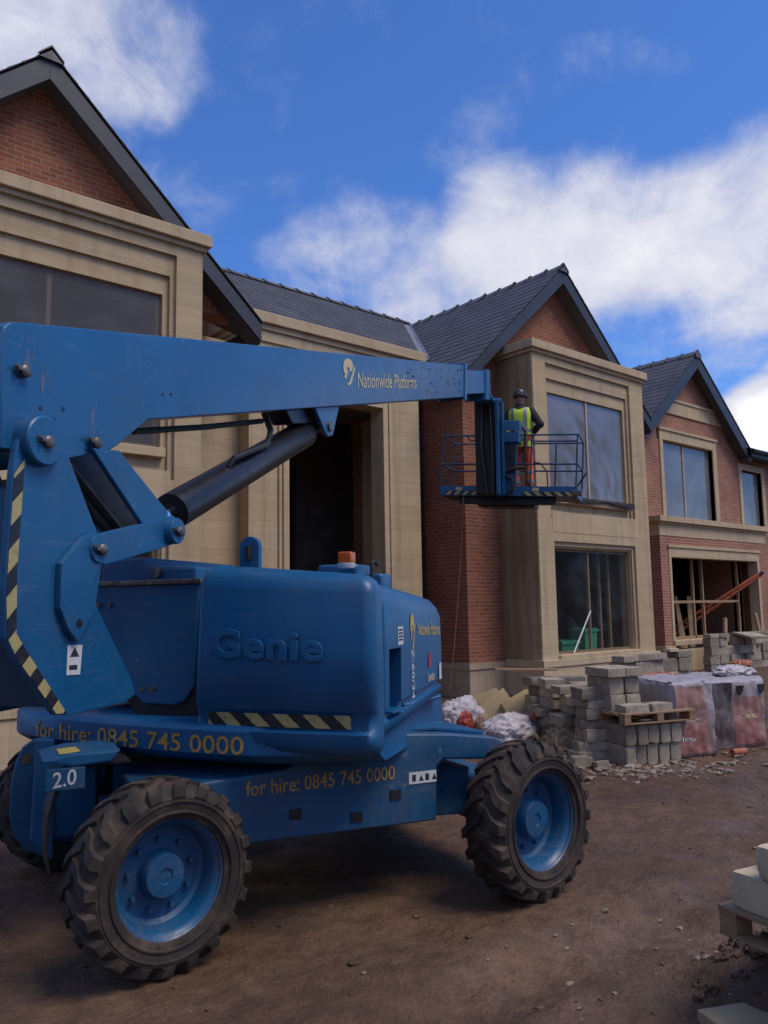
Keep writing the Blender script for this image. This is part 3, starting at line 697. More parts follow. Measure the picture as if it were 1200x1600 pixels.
# garage wing with the third gable
m = MB(); wall(m, 'y', 18.4, 27.4, .66, 6.25, 11.90, WT, [(20.56, 23.34, 4.0, 6.26), (25.1, 26.45, 4.1, 5.85), (19.6, 24.7, .5, 3.3)])
cxw, zw, kw = 22.15, 8.97, .84
def hwz(z): return (zw-.14-z)/kw
m.prism([(cxw-hwz(6.27), 6.252), (20.30, 6.252), (20.30, 6.55), (23.60, 6.55), (23.60, 6.252), (cxw+hwz(6.27), 6.252), (cxw, zw-.14)], lambda p: V((p[0], p[2], p[1])), 11.90, 12.2)
hobj('wing_wall', m, 'brick_wing')
m = MB(); wall(m, 'x', 12.2, 18.6, 0, 6.25, 18.4, .3); wall(m, 'x', 12.2, 18.6, 0, 6.25, 27.1, .3); hobj('wing_side_wall', m, 'brick_wing')
m = MB(); wall(m, 'y', 20.40, 23.56, 4.0, 6.53, 11.865, .36, [(20.56, 23.34, 3.9, 6.26)]); m.box((20.36, 11.83, 6.53), (23.60, 12.1, 6.60)); wall(m, 'y', 24.92, 26.66, 4.0, 6.05, 11.865, .36, [(25.1, 26.45, 3.9, 5.85)])
hobj('window_surround', m, 'stone_trim', bevel=.006)
m = MB(); zb = 7.05; m.prism([(cxw-hwz(zb)+.10, zb), (cxw+hwz(zb)-.10, zb), (cxw+hwz(7.42)-.10, 7.42), (cxw-hwz(7.42)+.10, 7.42)], lambda p: V((p[0], p[2], p[1])), 11.86, 11.899)
m.box((cxw-hwz(7.5)+.12, 11.83, 7.422), (cxw+hwz(7.5)-.12, 11.898, 7.50)); hobj('stone_band', m, 'stone_trim', bevel=.006)
gx0, gx1, gy0 = 19.25, 25.22, 11.35
m = MB(); wall(m, 'y', gx0, gx1, .66, 3.50, gy0, .28, [(19.62, 24.72, .60, 3.24)]); wall(m, 'x', gy0+.28, 11.90, .66, 3.50, gx0, .28); wall(m, 'x', gy0+.28, 11.90, .66, 3.50, gx1-.28, .28); hobj('garage_wall', m, 'brick_wing')
m = MB(); wall(m, 'y', 19.622, 24.718, .795, 3.20, gy0-.02, .30, [(19.74, 24.58, .7, 2.95)]); m.box((19.58, gy0-.05, 3.20), (24.76, gy0+.02, 3.27)); hobj('garage_architrave', m, 'stone_trim', bevel=.006)
m = MB(); m.box((gx0-.012, gy0-.012, 3.502), (gx1+.012, 11.898, 3.80)); hobj('frieze', m, 'stone_trim', bevel=.006)
m = MB(); m.box((gx0-.05, gy0-.05, 3.80), (gx1+.05, 11.898, 3.86)); m.box((gx0-.12, gy0-.12, 3.862), (gx1+.12, 11.898, 4.01)); hobj('garage_cornice', m, 'stone_trim', bevel=.01)
m = MB(); m.box((gx0-.05, gy0-.05, -.3), (gx1+.05, gy0+.3, .56)); m.box((gx0-.05, gy0+.3, -.3), (gx0+.28, 11.9, .56)); m.box((18.4, 11.85, -.3), (gx0-.06, 11.93, .655)); m.box((gx1+.06, 11.85, -.3), (27.4, 11.93, .655)); m.box((gx0-.08, gy0-.08, .56), (19.62, gy0+.3, .66)); m.box((24.72, gy0-.08, .56), (gx1+.08, gy0+.3, .66)); hobj('wing_plinth', m, 'stone_trim', bevel=.01)
m = MB(); m.box((19.623, gy0-.07, .662), (24.717, gy0+.32, .79)); hobj('garage_sill', m, 'stone_trim', bevel=.01)
window(20.56, 23.34, 4.02, 6.26, 12.02, [21.78], 'poly', .018, seed=13, batten=True)
window(25.1, 26.45, 4.12, 5.85, 12.02, [], 'poly', .015, seed=17)
# garage opening: timber frame with rails and mullions, set back
m = MB()
for x in (21.46, 21.98): m.box((x, 11.72, .80), (x+.06, 11.79, 2.95))
m.box((20.2, 11.715, 1.75), (24.1, 11.785, 1.82)); m.box((24.05, 11.72, .8), (24.12, 11.79, 2.95)); m.box((20.15, 11.72, .79), (24.1, 11.79, .86)); hobj('garage_frame', m, 'timber')
m = MB(); wall(m, 'x', 11.92, 13.3, .4, 3.3, 24.70, .22); hobj('garage_pier', m, 'brick_wing')
m = MB(); m.box((18.7, 11.64, .3), (27.1, 18.5, .45)); m.box((18.7, 12.21, 3.3), (27.1, 18.5, 3.5)); m.box((18.7, 12.21, 6.2), (27.1, 18.5, 6.24)); wall(m, 'y', 18.7, 27.1, .45, 6.2, 15.0, .15); m.box((19.3, 11.64, 3.42), (25.1, 12.2, 3.48)); hobj('wing_inside', m, 'inner')
# wing roof
ewW = 3.02
for sg in (-1, 1):
    m = MB(); nC = 17; nrm = V((sg*kw, 0, 1)).normalized()
    P = lambda t, y: V((cxw+sg*t*ewW, y, zw-.05-t*ewW*kw))
    for i in range(nC):
        ta, tb = (i+1)/nC, max(0, i/nC-.02)
        a0, a1, b1, b0, c0, c1 = P(ta, 11.53)+nrm*.034, P(ta, 18.6)+nrm*.034, P(tb, 18.6)+nrm*.022, P(tb, 11.53)+nrm*.022, P(ta, 11.53)+nrm*.01, P(ta, 18.6)+nrm*.01
        m.add([a0, a1, b1, b0, c0, c1], [(0, 1, 2, 3), (4, 5, 1, 0), (4, 0, 3)])
    a = [P(0, 11.57), P(1, 11.57), P(1, 18.6), P(0, 18.6)]
    m.add([p+nrm*.008 for p in a]+[p-nrm*.03 for p in a], [(0, 1, 2, 3), (7, 6, 5, 4), (0, 4, 5, 1), (1, 5, 6, 2), (2, 6, 7, 3), (3, 7, 4, 0)])
    hobj('wing_roof_slope', m, 'slate')
    m = MB(); z0 = zw-.07
    m.prism([(cxw, z0), (cxw+sg*ewW, z0-ewW*kw), (cxw+sg*ewW, z0-ewW*kw-.28), (cxw+sg*(ewW-.18), z0-ewW*kw-.28), (cxw, z0-.40)], lambda p: V((p[0], p[2], p[1])), 11.55, 11.585); hobj('bargeboard', m, 'fascia', bevel=.004)
    m = MB(); m.prism([(cxw, z0-.26), (cxw+sg*ewW, z0-ewW*kw-.26), (cxw+sg*ewW, z0-ewW*kw-.285), (cxw, z0-.285)], lambda p: V((p[0], p[2], p[1])), 11.586, 11.898); hobj('soffit', m, 'soffit')
m = MB(); yy = 11.50
while yy < 18.5:
    a = .15; L = .47; zz = zw+.02
    q = lambda y, d: [V((cxw-a, y, zz-a*kw+d)), V((cxw, y, zz+.02+d)), V((cxw+a, y, zz-a*kw+d))]
    m.add(q(yy, 0)+q(yy+L, -.012), [(0, 1, 4, 3), (1, 2, 5, 4)]); m.add(q(yy, .028)+q(yy+.07, .026)+[V((cxw-a, yy, zz-.2)), V((cxw+a, yy, zz-.2))], [(0, 1, 4, 3), (1, 2, 5, 4), (0, 6, 7, 2, 1)])
    yy += L
hobj('ridge_tiles', m, 'ridge')
m = MB()
for i in range(6):
    y0_, y1_ = 11.42+i*.27, 11.42+(i+1)*.27+.02; z0_, z1_ = 6.42+i*.09, 6.42+(i+1)*.09
    m.add([(24.9, y0_, z0_+.03), (29, y0_, z0_+.03), (29, y1_, z1_+.01), (24.9, y1_, z1_+.01), (24.9, y0_, z0_), (29, y0_, z0_)], [(0, 1, 2, 3), (4, 5, 1, 0)])
m.box((24.9, 13.0, 6.80), (29, 18.6, 6.92)); hobj('low_roof', m, 'slate')
m = MB(); m.box((24.95, 11.44, 6.20), (29, 11.47, 6.41)); m.box((24.95, 11.47, 6.20), (29, 11.897, 6.22)); hobj('eaves_fascia', m, 'fascia')
m = MB(); m.tube([(24.9, 11.37, 6.36), (29, 11.37, 6.36)], .055, 8); hobj('gutter', m, 'dark')
# loose membrane lying on the garage cornice
m = MB(); m.grid(lambda a, b: V((22.6+a*2.0, 11.28+b*.5, 4.016+.06*abs(noise.noise(V((a*5, b*4, 1))))*(1-abs(2*a-1)**4)+.02*(1-abs(2*b-1)))), 30, 8); hobj('loose_membrane', m, 'membrane', smooth=True, angle=180)
m = MB(); wall(m, 'y', 27.4, 29.0, -.3, 6.2, 11.9, .3); hobj('wing_wall', m, 'brick_wing')

# ------------------------------------------------------------------ the boom lift
PHI = rad(29.7); DV = V((math.cos(PHI), math.sin(PHI), 0)); NVV = V((math.sin(PHI), -math.cos(PHI), 0)); TO = V((3.3, 4.7, 0)); ZV = V((0, 0, 1))
LIFT = thing('boom_lift', TO, 'blue articulated boom lift on four muddy wheels with its boom raised to the right', 'boom lift')
def lobj(name, mb, mat, parent=None, **kw): return sobj(name, mb, MT[mat], parent or LIFT, **kw)
T3 = lambda s, l, z: TO+DV*s+NVV*l+ZV*z                     # turret frame: s along the boom, l to its right, z up
SIDE = lambda p: T3(p[0], p[2], p[1])                        # (s, z, l): side plates
REAR = lambda p: T3(p[2], p[0], p[1])                        # (l, z, s): rear faces

# --- wheels
def wheel_parts(c, rz, side):
    """wheel with its outer face towards -Y before turning by rz; side = -1 flips the outer face"""
    wp = part_empty('wheel', LIFT); RR, Wd = .460, .30
    rot = Matrix.Rotation(rz, 3, 'Z'); c = V(c)
    fr = lambda p: c+rot@V((p[0], side*p[2], p[1]))          # p = (x, z, axial), axial -W/2 is the outer face
    h = Wd/2
    m = MB(); m.lathe([(.272, -h+.035), (.285, -h+.012), (.33, -h-.004), (.385, -h-.006), (.418, -h+.022), (.438, -h+.05), (.440, 0), (.438, h-.05), (.418, h-.022), (.385, h+.006), (.33, h+.004), (.285, h-.012), (.272, h-.035)], fr, 48, closed=False)
    nl = 20
    for k in range(nl):
        for sd in (-1, 1):
            a0 = 2*math.pi*(k+(.5 if sd > 0 else 0))/nl
            # lug sweeps from the centre line to the shoulder and turns down the side wall
            prof = [(-.012, -.012*sd, .0), (.055, .0, .07), (.105, .0, .20), (.148, .0, .255), (.160, .0, .262)]
            radt = [RR, RR, RR-.004, RR-.022, RR-.062]
            wid = [.10, .13, .15, .155, .14]; rings = []
            for (ax, _, da), rt, wd in zip(prof, radt, wid):
                a = a0+da; y = sd*ax
                base = .425 if ax < .14 else .39
                q = lambda ang, r: fr((r*math.cos(ang), r*math.sin(ang), y))
                rings.append([q(a-wd*.62, base), q(a-wd*.42, rt), q(a+wd*.42, rt), q(a+wd*.62, base)])
            m.loft(rings)
    # two raised beads on the side wall
    for r_ in (.318, .368):
        m.lathe([(r_-.008, -h-.002), (r_-.004, -h-.011), (r_+.004, -h-.011), (r_+.008, -h-.002)], fr, 48, closed=False)
    lobj('tyre', m, 'tyre', wp, smooth=True, angle=38)
    m = MB(); m.lathe([(.271, -h+.030), (.283, -h+.018), (.283, -h+.030), (.262, -h+.045), (.247, -h+.075), (.238, -h+.15), (.215, -h+.165), (.12, -h+.160), (.112, -h+.150), (.105, -h+.095), (.098, -h+.085), (.04, -h+.082), (.036, -h+.090), (.0005, -h+.090)], fr, 48, closed=False)
    m.lathe([(.27, h-.03), (.25, h-.08), (.12, -h+.17)], fr, 32, closed=False)
    rim = lobj('rim', m, 'blue_rim', wp, smooth=True, angle=28)
    m = MB()
    for k in range(9):
        a = 2*math.pi*(k+.3)/9; ca, sa = .168*math.cos(a), .168*math.sin(a)
        m.tube([fr((ca, sa, -h+.166)), fr((ca, sa, -h+.135))], .013, 6)
    lobj('lug_nuts', m, 'blue_dirty', wp)
wheel_parts((1.945, 3.98, .458), 0, 1); wheel_parts((4.085, 3.40, .458), 0, 1)
wheel_parts((2.22, 6.02, .458), 0, -1); wheel_parts((4.66, 5.45, .458), 0, -1)

# --- chassis: box frame, raised deck, axles
CU = V((.9655, -.2605, 0)); CV = V((.2605, .9655, 0)); CO = V((3.005, 3.54, 0))
CH = lambda p: CO+CU*p[0]+CV*p[2]+ZV*p[1]                    # (u, z, v)
m = MB()
m.prism([(-.86, .46), (.60, .44), (.61, .76), (.66, .80), (1.06, .765), (1.12, .79), (1.135, .86), (1.05, .905), (.70, .955), (.30, .985), (-.20, .985), (-.38, .84), (-1.2, .80), (-1.2, .62), (-.9, .60)], CH, .43, 1.95)
lobj('chassis', m, 'blue_dirty', bevel=.022, seg=3, smooth=True)
m = MB(); m.prism([(-.18, .985), (.66, .965), (1.02, .91), (1.05, .93), (.7, .985), (-.18, 1.01)], CH, .55, 1.8); lobj('deck_plate', m, 'blue', bevel=.006)
for u_ in (-1.12, 1.12):
    m = MB(); m.box((u_-.17, .36, .34), (u_+.17, .62, 2.02), CH); m.box((u_-.1, .33, .2), (u_+.1, .60, .34), CH); m.box((u_-.1, .33, 2.02), (u_+.1, .60, 2.16), CH)
    m.tube([CH((u_, .46, .12)), CH((u_, .46, 2.24))], .10, 16)
    lobj('axle', m, 'blue_dirty', bevel=.015)
m = MB(); m.prism([(.60, .42), (.93, .40), (.96, .70), (.61, .755)], CH, .62, 1.75); lobj('axle_mount', m, 'blue_dirty', bevel=.012)
# rounded knuckle plates and the fender at the rear end
m = MB(); m.prism([(-1.56, .985), (-1.66, .975), (-1.725, .93), (-1.765, .82), (-1.785, .68), (-1.785, .52), (-1.755, .40), (-1.68, .31), (-1.56, .25)], CH, 1.48, 1.52); lobj('knuckle_plate', m, 'blue_dirty', bevel=.01)
m = MB(); m.prism([(-1.675, .41), (-1.545, .28), (-1.555, .99), (-1.66, 1.0)], CH, 1.30, 1.34); m.box((-1.60, .40, 1.34), (-1.30, .90, 1.75), CH); lobj('knuckle_bracket', m, 'blue', bevel=.012)
m = MB(); m.tube([CH((-1.70, .86, 1.475)), CH((-1.70, .86, 1.49))], .035, 12); lobj('bracket_bolt', m, 'steel')
arc = [(-1.615, .36), (-1.63, .50), (-1.62, .66), (-1.59, .78), (-1.53, .86), (-1.44, .905), (-1.34, .92), (-1.2, .925)]
m = MB(); m.loft([[CH((a, b, .78)), CH((a, b, 1.10)), CH((a+.018, b-.022, 1.10)), CH((a+.018, b-.022, .78))] for a, b in arc]); lobj('fender', m, 'dark', bevel=.004)
m = MB(); m.prism([(-1.66, .955), (-1.52, .985), (-1.25, .985), (-1.30, .925), (-1.50, .915)], CH, .72, 1.16); lobj('fender_cap', m, 'blue', bevel=.012)
m = MB(); m.add([CH((-1.57, .981, .76)), CH((-1.46, .9895, .76)), CH((-1.47, .9895, .95)), CH((-1.57, .981, .98))], [(0, 1, 2, 3)]); lobj('yellow_sticker', m, 'yellow')
m = MB(); m.box((-1.64, .80, .700), (-1.44, .915, .715), CH); lobj('fender_face', m, 'blue_dirty', bevel=.004)
lobj('load_marking', text_mb('2.0', lambda x, y, t: CH((-1.605+x, .812+y+x*.12, .6975)), height=.085, width=.12, bold=.012), 'white')
# lettering and stickers on the chassis side
lobj('lettering', text_mb('for hire: 0845 745 0000', lambda x, y, t: CH((-.617+x, .716+y, .4265)), width=.93, height=.082, bold=.006), 'gold')
m = MB(); m.box((.408, .675, .4262), (.60, .745, .429), CH); lab = lobj('warning_label', m, 'white')
m = MB()
for k in range(4):
    u_ = .43+k*.046
    m.add([CH((u_, .69, .4255)), CH((u_+.034, .69, .4255)), CH((u_+.017, .728, .4255))] if k % 2 else [CH((u_, .69, .4255)), CH((u_+.026, .69, .4255)), CH((u_+.026, .73, .4255)), CH((u_, .73, .4255))], [(0, 1, 2)] if k % 2 else [(0, 1, 2, 3)])
lobj('label_print', m, 'ink', lab)
for (u_, z_) in ((-.36, .56), (.02, .50), (.28, .60)):
    m = MB(); m.box((u_, z_, .421), (u_+.07, z_+.055, .432), CH); lobj('frame_slot', m, 'dark')

# --- turret: deck, tail with lettering, panel, covers
TLP = [(-1.92, -.36), (-1.86, -.58), (-1.55, -.76), (-1.05, -.91), (-.5, -1.02), (0, -1.075), (.3, -1.05), (.6, -.95), (.86, -.80)]
def tail_pt(a, z, r=0.0):
    """the rounded tail: a runs 0..1 from the left rear round to the right rear"""
    x = max(0, min(.99999, a))*(len(TLP)-1); i = int(x); f = x-i
    p = [V((*TLP[max(0, min(len(TLP)-1, k))], 0)) for k in (i-1, i, i+1, i+2)]
    q = .5*((2*p[1])+(p[2]-p[0])*f+(2*p[0]-5*p[1]+4*p[2]-p[3])*f*f+(3*p[1]-p[0]-3*p[2]+p[3])*f**3)
    return T3(q.y-r, q.x, z)
TARC = [0.0]
for _k in range(200): TARC.append(TARC[-1]+(tail_pt((_k+1)/200, 0)-tail_pt(_k/200, 0)).length)
def tail_at(d):
    import bisect
    k = min(199, max(0, bisect.bisect_right(TARC, d)-1)); return (k+(d-TARC[k])/(TARC[k+1]-TARC[k]))/200
m = MB(); N = 26
lo, hi = .985, 1.15
rings = []
for (z, r) in ((.90, -.10), (.935, -.03), (.96, .0), (1.085, .0), (1.11, -.015), (1.125, -.05)):
    rings.append([tail_pt(i/N, z, r) for i in range(N+1)]+[T3(.7, .80, z), T3(.7, -1.3, z)])
m.loft(rings); lobj('turret_tail', m, 'blue', smooth=True, angle=30)
m = MB(); m.lathe([(.70, .66), (.70, .86), (.64, .88), (.64, 1.06)], lambda p: TO+V((p[0], p[1], p[2])), 40); lobj('slew_ring', m, 'dark', smooth=True)
W_T = 1.72
def arc_text(x, y, t):
    # arclength along the tail from the left
    return tail_pt(tail_at(.63+x), .962+y, .006)
lobj('lettering', text_mb('for hire: 0845 745 0000', arc_text, width=W_T, height=.10, bold=.007, spacing=1.0), 'gold')
m = MB(); m.prism([(-1.10, 1.90), (-.20, 1.90), (-.20, 1.12), (-.72, 1.12), (-.79, 1.21), (-1.09, 1.75)], REAR, -.815, -.55); lobj('shadow_gap_seal', m, 'dark')  # dark sheet behind the panel standing in for the shadow around it
# recessed panel between riser and counterweight cover
m = MB(); m.prism([(-1.06, 1.93), (-.27, 1.915), (-.31, 1.29), (-.37, 1.21), (-.44, 1.19), (-.66, 1.195), (-.72, 1.25), (-1.03, 1.76)], REAR, -.84, -.50); lobj('turret_panel', m, 'blue', bevel=.012)
m = MB(); m.box((-.86, -1.06, 1.915), (-.80, -.25, 1.945), lambda p: T3(p[0], p[1], p[2])); lobj('panel_rail', m, 'steel', bevel=.006)
m = MB()
for l, z in ((-.987, 1.80), (-.905, 1.798), (-.655, 1.28), (-.58, 1.285)): m.tube([T3(-.83, l, z), T3(-.862, l, z)], .014, 8)
lobj('panel_bolts', m, 'steel')
m = MB(); m.prism([(-1.22, 1.17), (-1.19, 2.05), (-1.10, 2.11), (-.86, 2.11), (-.84, 2.05), (-.46, 2.035), (-.44, 1.17)], REAR, -.58, .62); lobj('lower_boom', m, 'blue_dirty', bevel=.02)
m = MB(); m.tube([T3(-.575, -.74, 2.0), T3(-.61, -.74, 2.0)], .03, 10); lobj('boom_pin', m, 'steel')
# counterweight cover: one big rounded moulding with a recessed warning stripe
def rbox(l0, l1, s0, s1, z0, zt, r, name, mat, seg=6, parent=None, zt2=None, lf=None, taper=0):
    """rounded moulding; zt top height at the left, zt2 at the right or front"""
    m = MB(); P = []
    zt2 = zt if zt2 is None else zt2
    lf = l1 if lf is None else lf
    for (s, l, z) in ((s0, l0, z0), (s1, l0, z0), (s1, lf, z0), (s0, l1, z0), (s0, l0, zt), (s1, l0, zt2 if taper else zt), (s1, lf, zt2), (s0, l1, zt2 if not taper else zt)): P.append(T3(s, l, z))
    m.add(P, [(0, 3, 2, 1), (4, 5, 6, 7), (0, 1, 5, 4), (1, 2, 6, 5), (2, 3, 7, 6), (3, 0, 4, 7)])
    return lobj(name, m, mat, bevel=r, seg=seg, smooth=True, angle=50, parent=parent)
def cw(s, l, z): return T3(s, l, z)
m = MB()
# cross-sections stacked from bottom to top; each a rounded rectangle in plan
def plan(l0, l1, s0, s1, r, z, bulge=0.0, n=5, tilt=0.0):
    r *= .62; bulge *= .5
    pts = []
    for (cl, cs, a0) in ((l1-r, s0+r, -90), (l1-.022, s1-.022, 0), (l0+.022, s1-.022, 90), (l0+r*.75, s0+r*.75, 180)):
        rr = r if a0 == -90 else (.022 if a0 in (0, 90) else r*.75)
        for i in range(n+1):
            a = rad(a0+90*i/n); l, s = cl+rr*math.cos(a), cs+rr*math.sin(a)
            b = bulge*max(0, 1-((l-(l0+l1)/2)/((l1-l0)/2))**2) if s < s0+.15 else 0
            pts.append(T3(s-b, l, z-tilt*(l-l0)))
    return pts
L0, L1, S0, S1 = -.155, .93, -1.06, -.895
rings = [plan(L0+.06, L1-.07, S0+.10, S1, .08, .955, .0), plan(L0, L1-.015, S0+.03, S1, .10, .985, .02), plan(L0-.01, L1, S0+.0, S1, .10, 1.03, .03), plan(L0-.01, L1, S0-.005, S1, .10, 1.088, .035),
         plan(L0-.01, L1, S0+.028, S1, .09, 1.105, .03), plan(L0-.01, L1, S0+.03, S1, .09, 1.20, .03), plan(L0-.008, L1, S0-.004, S1, .10, 1.222, .035), plan(L0, L1, S0-.005, S1, .10, 1.5, .045),
         plan(L0+.012, L1-.004, S0+.004, S1, .10, 1.88, .04, tilt=.05), plan(L0+.022, L1-.012, S0+.014, S1, .10, 1.945, .035, tilt=.075), plan(L0+.042, L1-.032, S0+.035, S1, .09, 1.985, .025, tilt=.085), plan(L0+.075, L1-.065, S0+.068, S1-.01, .07, 2.008, .01, tilt=.09), plan(L0+.11, L1-.10, S0+.10, S1-.02, .05, 2.014, .0, tilt=.09)]
m.loft(rings); CWC = lobj('counterweight_cover', m, 'blue', smooth=True, angle=60)
CWM = CWC
m = MB(); n_ = 24
for i in range(n_):
    pass
def cw_face(l, z, out=.004):
    """a point just proud of the cover's rear face"""
    c_ = (L0+L1)/2; hw_ = (L1-L0)/2
    b = .0225*max(0, 1-((l-c_)/hw_)**2)
    return T3(S0-.005-b-out, l, z)
m = MB()
ls = [-.075+i*(.865)/n_ for i in range(n_+1)]
def strip_pt(l, z):
    c_ = (L0+L1)/2; b = .015*max(0, 1-((l-c_)/((L1-L0)/2))**2); return T3(S0+.029-b-.005, l, z)
for i in range(n_): m.add([strip_pt(ls[i], 1.115), strip_pt(ls[i+1], 1.115), strip_pt(ls[i+1], 1.185), strip_pt(ls[i], 1.185)], [(0, 1, 2, 3)])
lobj('hazard_stripe', m, 'hazard_small', CWC)
# raised maker's name moulded into the cover
lobj('moulded_lettering', text_mb('Genie', lambda x, y, t: cw_face(-.045+x, 1.485+y-.02*x/.7, -.007+.007*max(t, 0)/.05), width=.695, height=.165, bold=.02, extrude=.05, bevel=.02, spacing=1.06), 'blue', CWC, smooth=True, angle=40)
m = MB(); r4 = random.Random(9)
for k in range(9):
    l_, z_ = .35+r4.random()*.5, 1.25+r4.random()*.6; w_, h_ = .0015+r4.random()*.004, .002+r4.random()*.006
    m.add([cw_face(l_+dx*w_, z_+dz*h_, .0015) for dx, dz in ((-1, 0), (-.3, -1), (.8, -.7), (1, .3), (.2, 1))], [(0, 1, 2, 3, 4)])
lobj('paint_chips', m, 'steel', CWC)
# engine side cover with the ground controls opening
y1_ = .915
def sc_plan(z, ins, fi, tilt=0., bt=0.):
    pts = []
    l0, l1, lf, s0, s1 = .1, y1_-ins, y1_-.035-ins, -.870+max(0, ins)*.35, .50-fi
    r = .05
    seq = [(l1-r, s0+r*.6, -90, r, r*.6), (lf-r*1.6, s1-r*1.6, 0, r*1.6, r*1.6), (l0+r, s1-r, 90, r, r), (l0+r, s0+r, 180, r, r)]
    for cl, cs, a0, ra, rb in seq:
        for i in range(6):
            a = rad(a0+18*i); l, s = cl+ra*math.cos(a), cs+rb*math.sin(a)
            pts.append(T3(s, l, z-tilt*(s+.98)))
    return pts
m = MB()
rings = [sc_plan(1.0, .10, .16, -.09), sc_plan(1.03, .03, .08, -.09), sc_plan(1.075, .0, .03, -.075), sc_plan(1.115, .0, .01, -.07), sc_plan(1.13, .022, .01, -.065), sc_plan(1.18, .024, .01, -.05), sc_plan(1.195, .0, .0, -.05), sc_plan(1.5, -.004, .0, .02), sc_plan(1.76, .0, .005, .055), sc_plan(1.83, .02, .03, .06), sc_plan(1.885, .055, .07, .065), sc_plan(1.915, .11, .13, .07), sc_plan(1.925, .19, .2, .07)]
m.loft(rings); SCV = lobj('engine_cover', m, 'blue', smooth=True, angle=50)
RS = lambda s, z, out=.004: T3(s, y1_+.004-.035*(s+.985)/1.48+out, z)
m = MB()
# recess for the ground control box: dark well with blue lips
cut = MB(); cut.box((-.775, 1.17, .70), (-.545, 1.52, 1.1), lambda p: T3(p[0], p[2], p[1]))
cm = finish_mesh('cutter', [v-TO for v in cut.v], cut.f); co = bpy.data.objects.new('cutter', cm); COL.objects.link(co); co.location = TO
md = SCV.modifiers.new('cut', 'BOOLEAN'); md.object = co; md.operation = 'DIFFERENCE'; md.solver = 'EXACT'
bpy.context.view_layer.update()
nm = bpy.data.meshes.new_from_object(SCV.evaluated_get(bpy.context.evaluated_depsgraph_get())); SCV.modifiers.clear(); SCV.data = nm; bpy.data.objects.remove(co)
nm.materials.clear(); nm.materials.append(MT['blue'])
m = MB(); m.box((-.77, 1.20, .705), (-.56, 1.50, .78), lambda p: T3(p[0], p[2], p[1])); CB = lobj('control_panel', m, 'dark', SCV, bevel=.01)
m = MB(); m.tube([T3(-.72, .78, 1.42), T3(-.72, .81, 1.42)], .022, 12); lobj('stop_button', m, 'redink', CB)
m = MB(); m.tube([T3(-.66, .78, 1.30), T3(-.66, .80, 1.30)], .016, 10); lobj('green_button', m, 'green', CB)
m = MB(); m.box((-.775, 1.165, y1_-.10), (-.545, 1.178, y1_+.02), lambda p: T3(p[0], p[2], p[1])); lobj('recess_lip', m, 'blue', SCV, bevel=.004)
lobj('lettering', text_mb('Nationwide Platforms', lambda x, y, t: RS(-.175+x, 1.575+y-.03*x), width=.56, height=.085, bold=.008), 'yellow', SCV)
def logo(fn, w, h):
    """tall rounded emblem: a dome over two slanting strokes"""
    m = MB()
    up = [(.05, .52), (.0, .68), (.05, .86), (.22, .98), (.5, 1.0), (.72, .93), (.84, .76), (.78, .60), (.66, .52), (.52, .50), (.52, .62), (.40, .70), (.30, .58), (.30, .42), (.18, .34)]
    for pl in (up, [(.34, .0), (.56, .0), (.70, .08), (1.0, .62), (.98, .72), (.90, .70), (.50, .12), (.34, .07)], [(.08, .32), (.22, .20), (.42, .50), (.36, .60)]):
        m.add([fn(a*w, b*h) for a, b in pl], [list(range(len(pl)))])
    return m
lobj('emblem', logo(lambda x, y: RS(-.345+x, 1.50+y), .10, .215), 'yellow', SCV)
m = MB(); m.add([RS(-.605, 1.535), RS(-.50, 1.535), RS(-.50, 1.64), RS(-.605, 1.64)], [(0, 1, 2, 3)]); lb = lobj('warning_label', m, 'white', SCV)
m = MB()
for k in range(4): m.add([RS(-.595, 1.56+k*.019, .006), RS(-.515, 1.56+k*.019, .006), RS(-.515, 1.57+k*.019, .006), RS(-.595, 1.57+k*.019, .006)], [(0, 1, 2, 3)])
lobj('label_print', m, 'ink', lb)
lobj('load_marking', text_mb('Z-60/34', lambda x, y, t: RS(-.335+y*1.3, 1.50-x, .005), width=.30, height=.045, bold=.008), 'white', SCV)
m = MB(); m.add([RS(.06, 1.36), RS(.12, 1.36), RS(.125, 1.43), RS(.10, 1.47), RS(.065, 1.43)], [(0, 1, 2, 3, 4)]); lobj('red_emblem', m, 'redink', SCV)
lobj('small_lettering', text_mb('Lavendon', lambda x, y, t: RS(.045+x, 1.27+y), width=.16, height=.06, bold=.012), 'cream', SCV)
m = MB(); m.add([RS(.34, 1.26), RS(.40, 1.26), RS(.40, 1.37), RS(.34, 1.37)], [(0, 1, 2, 3)]); lobj('small_label', m, 'white', SCV)
m = MB(); m.tube([T3(-.45, y1_-.035, 1.175), T3(.42, y1_-.055, 1.135)], .016, 8); lobj('cover_latch_rail', m, 'blue', SCV)
# lifting eye, beacon, roof parts
m = MB(); pts = [(-.055, 1.98), (-.055, 2.12)]+[(.055*math.cos(rad(180-a)), 2.12+.055*math.sin(rad(a))) for a in range(20, 180, 20)]+[(.055, 2.12), (.055, 1.98)]
m.prism(pts, lambda p: T3(-.93+p[2], .13+p[0]*1.15, p[1]), -.02, .02); EYE = lobj('lifting_eye', m, 'blue', bevel=.006)
m = MB(); m.tube([T3(-.955, .13, 2.04), T3(-.955, .13, 2.12)], .022, 8); lobj('eye_slot', m, 'dark', EYE)
m = MB(); m.box((.08, .10, 1.9), (.36, .40, 2.055), lambda p: T3(p[0], p[1], p[2])); lobj('roof_housing', m, 'blue', bevel=.03, seg=3, smooth=True)
m = MB(); m.lathe([(.055, 2.02), (.062, 2.04), (.062, 2.055)], lambda p: T3(-.02+p[0], .36+p[1], p[2]), 16); bb = lobj('beacon_base', m, 'white', smooth=True)
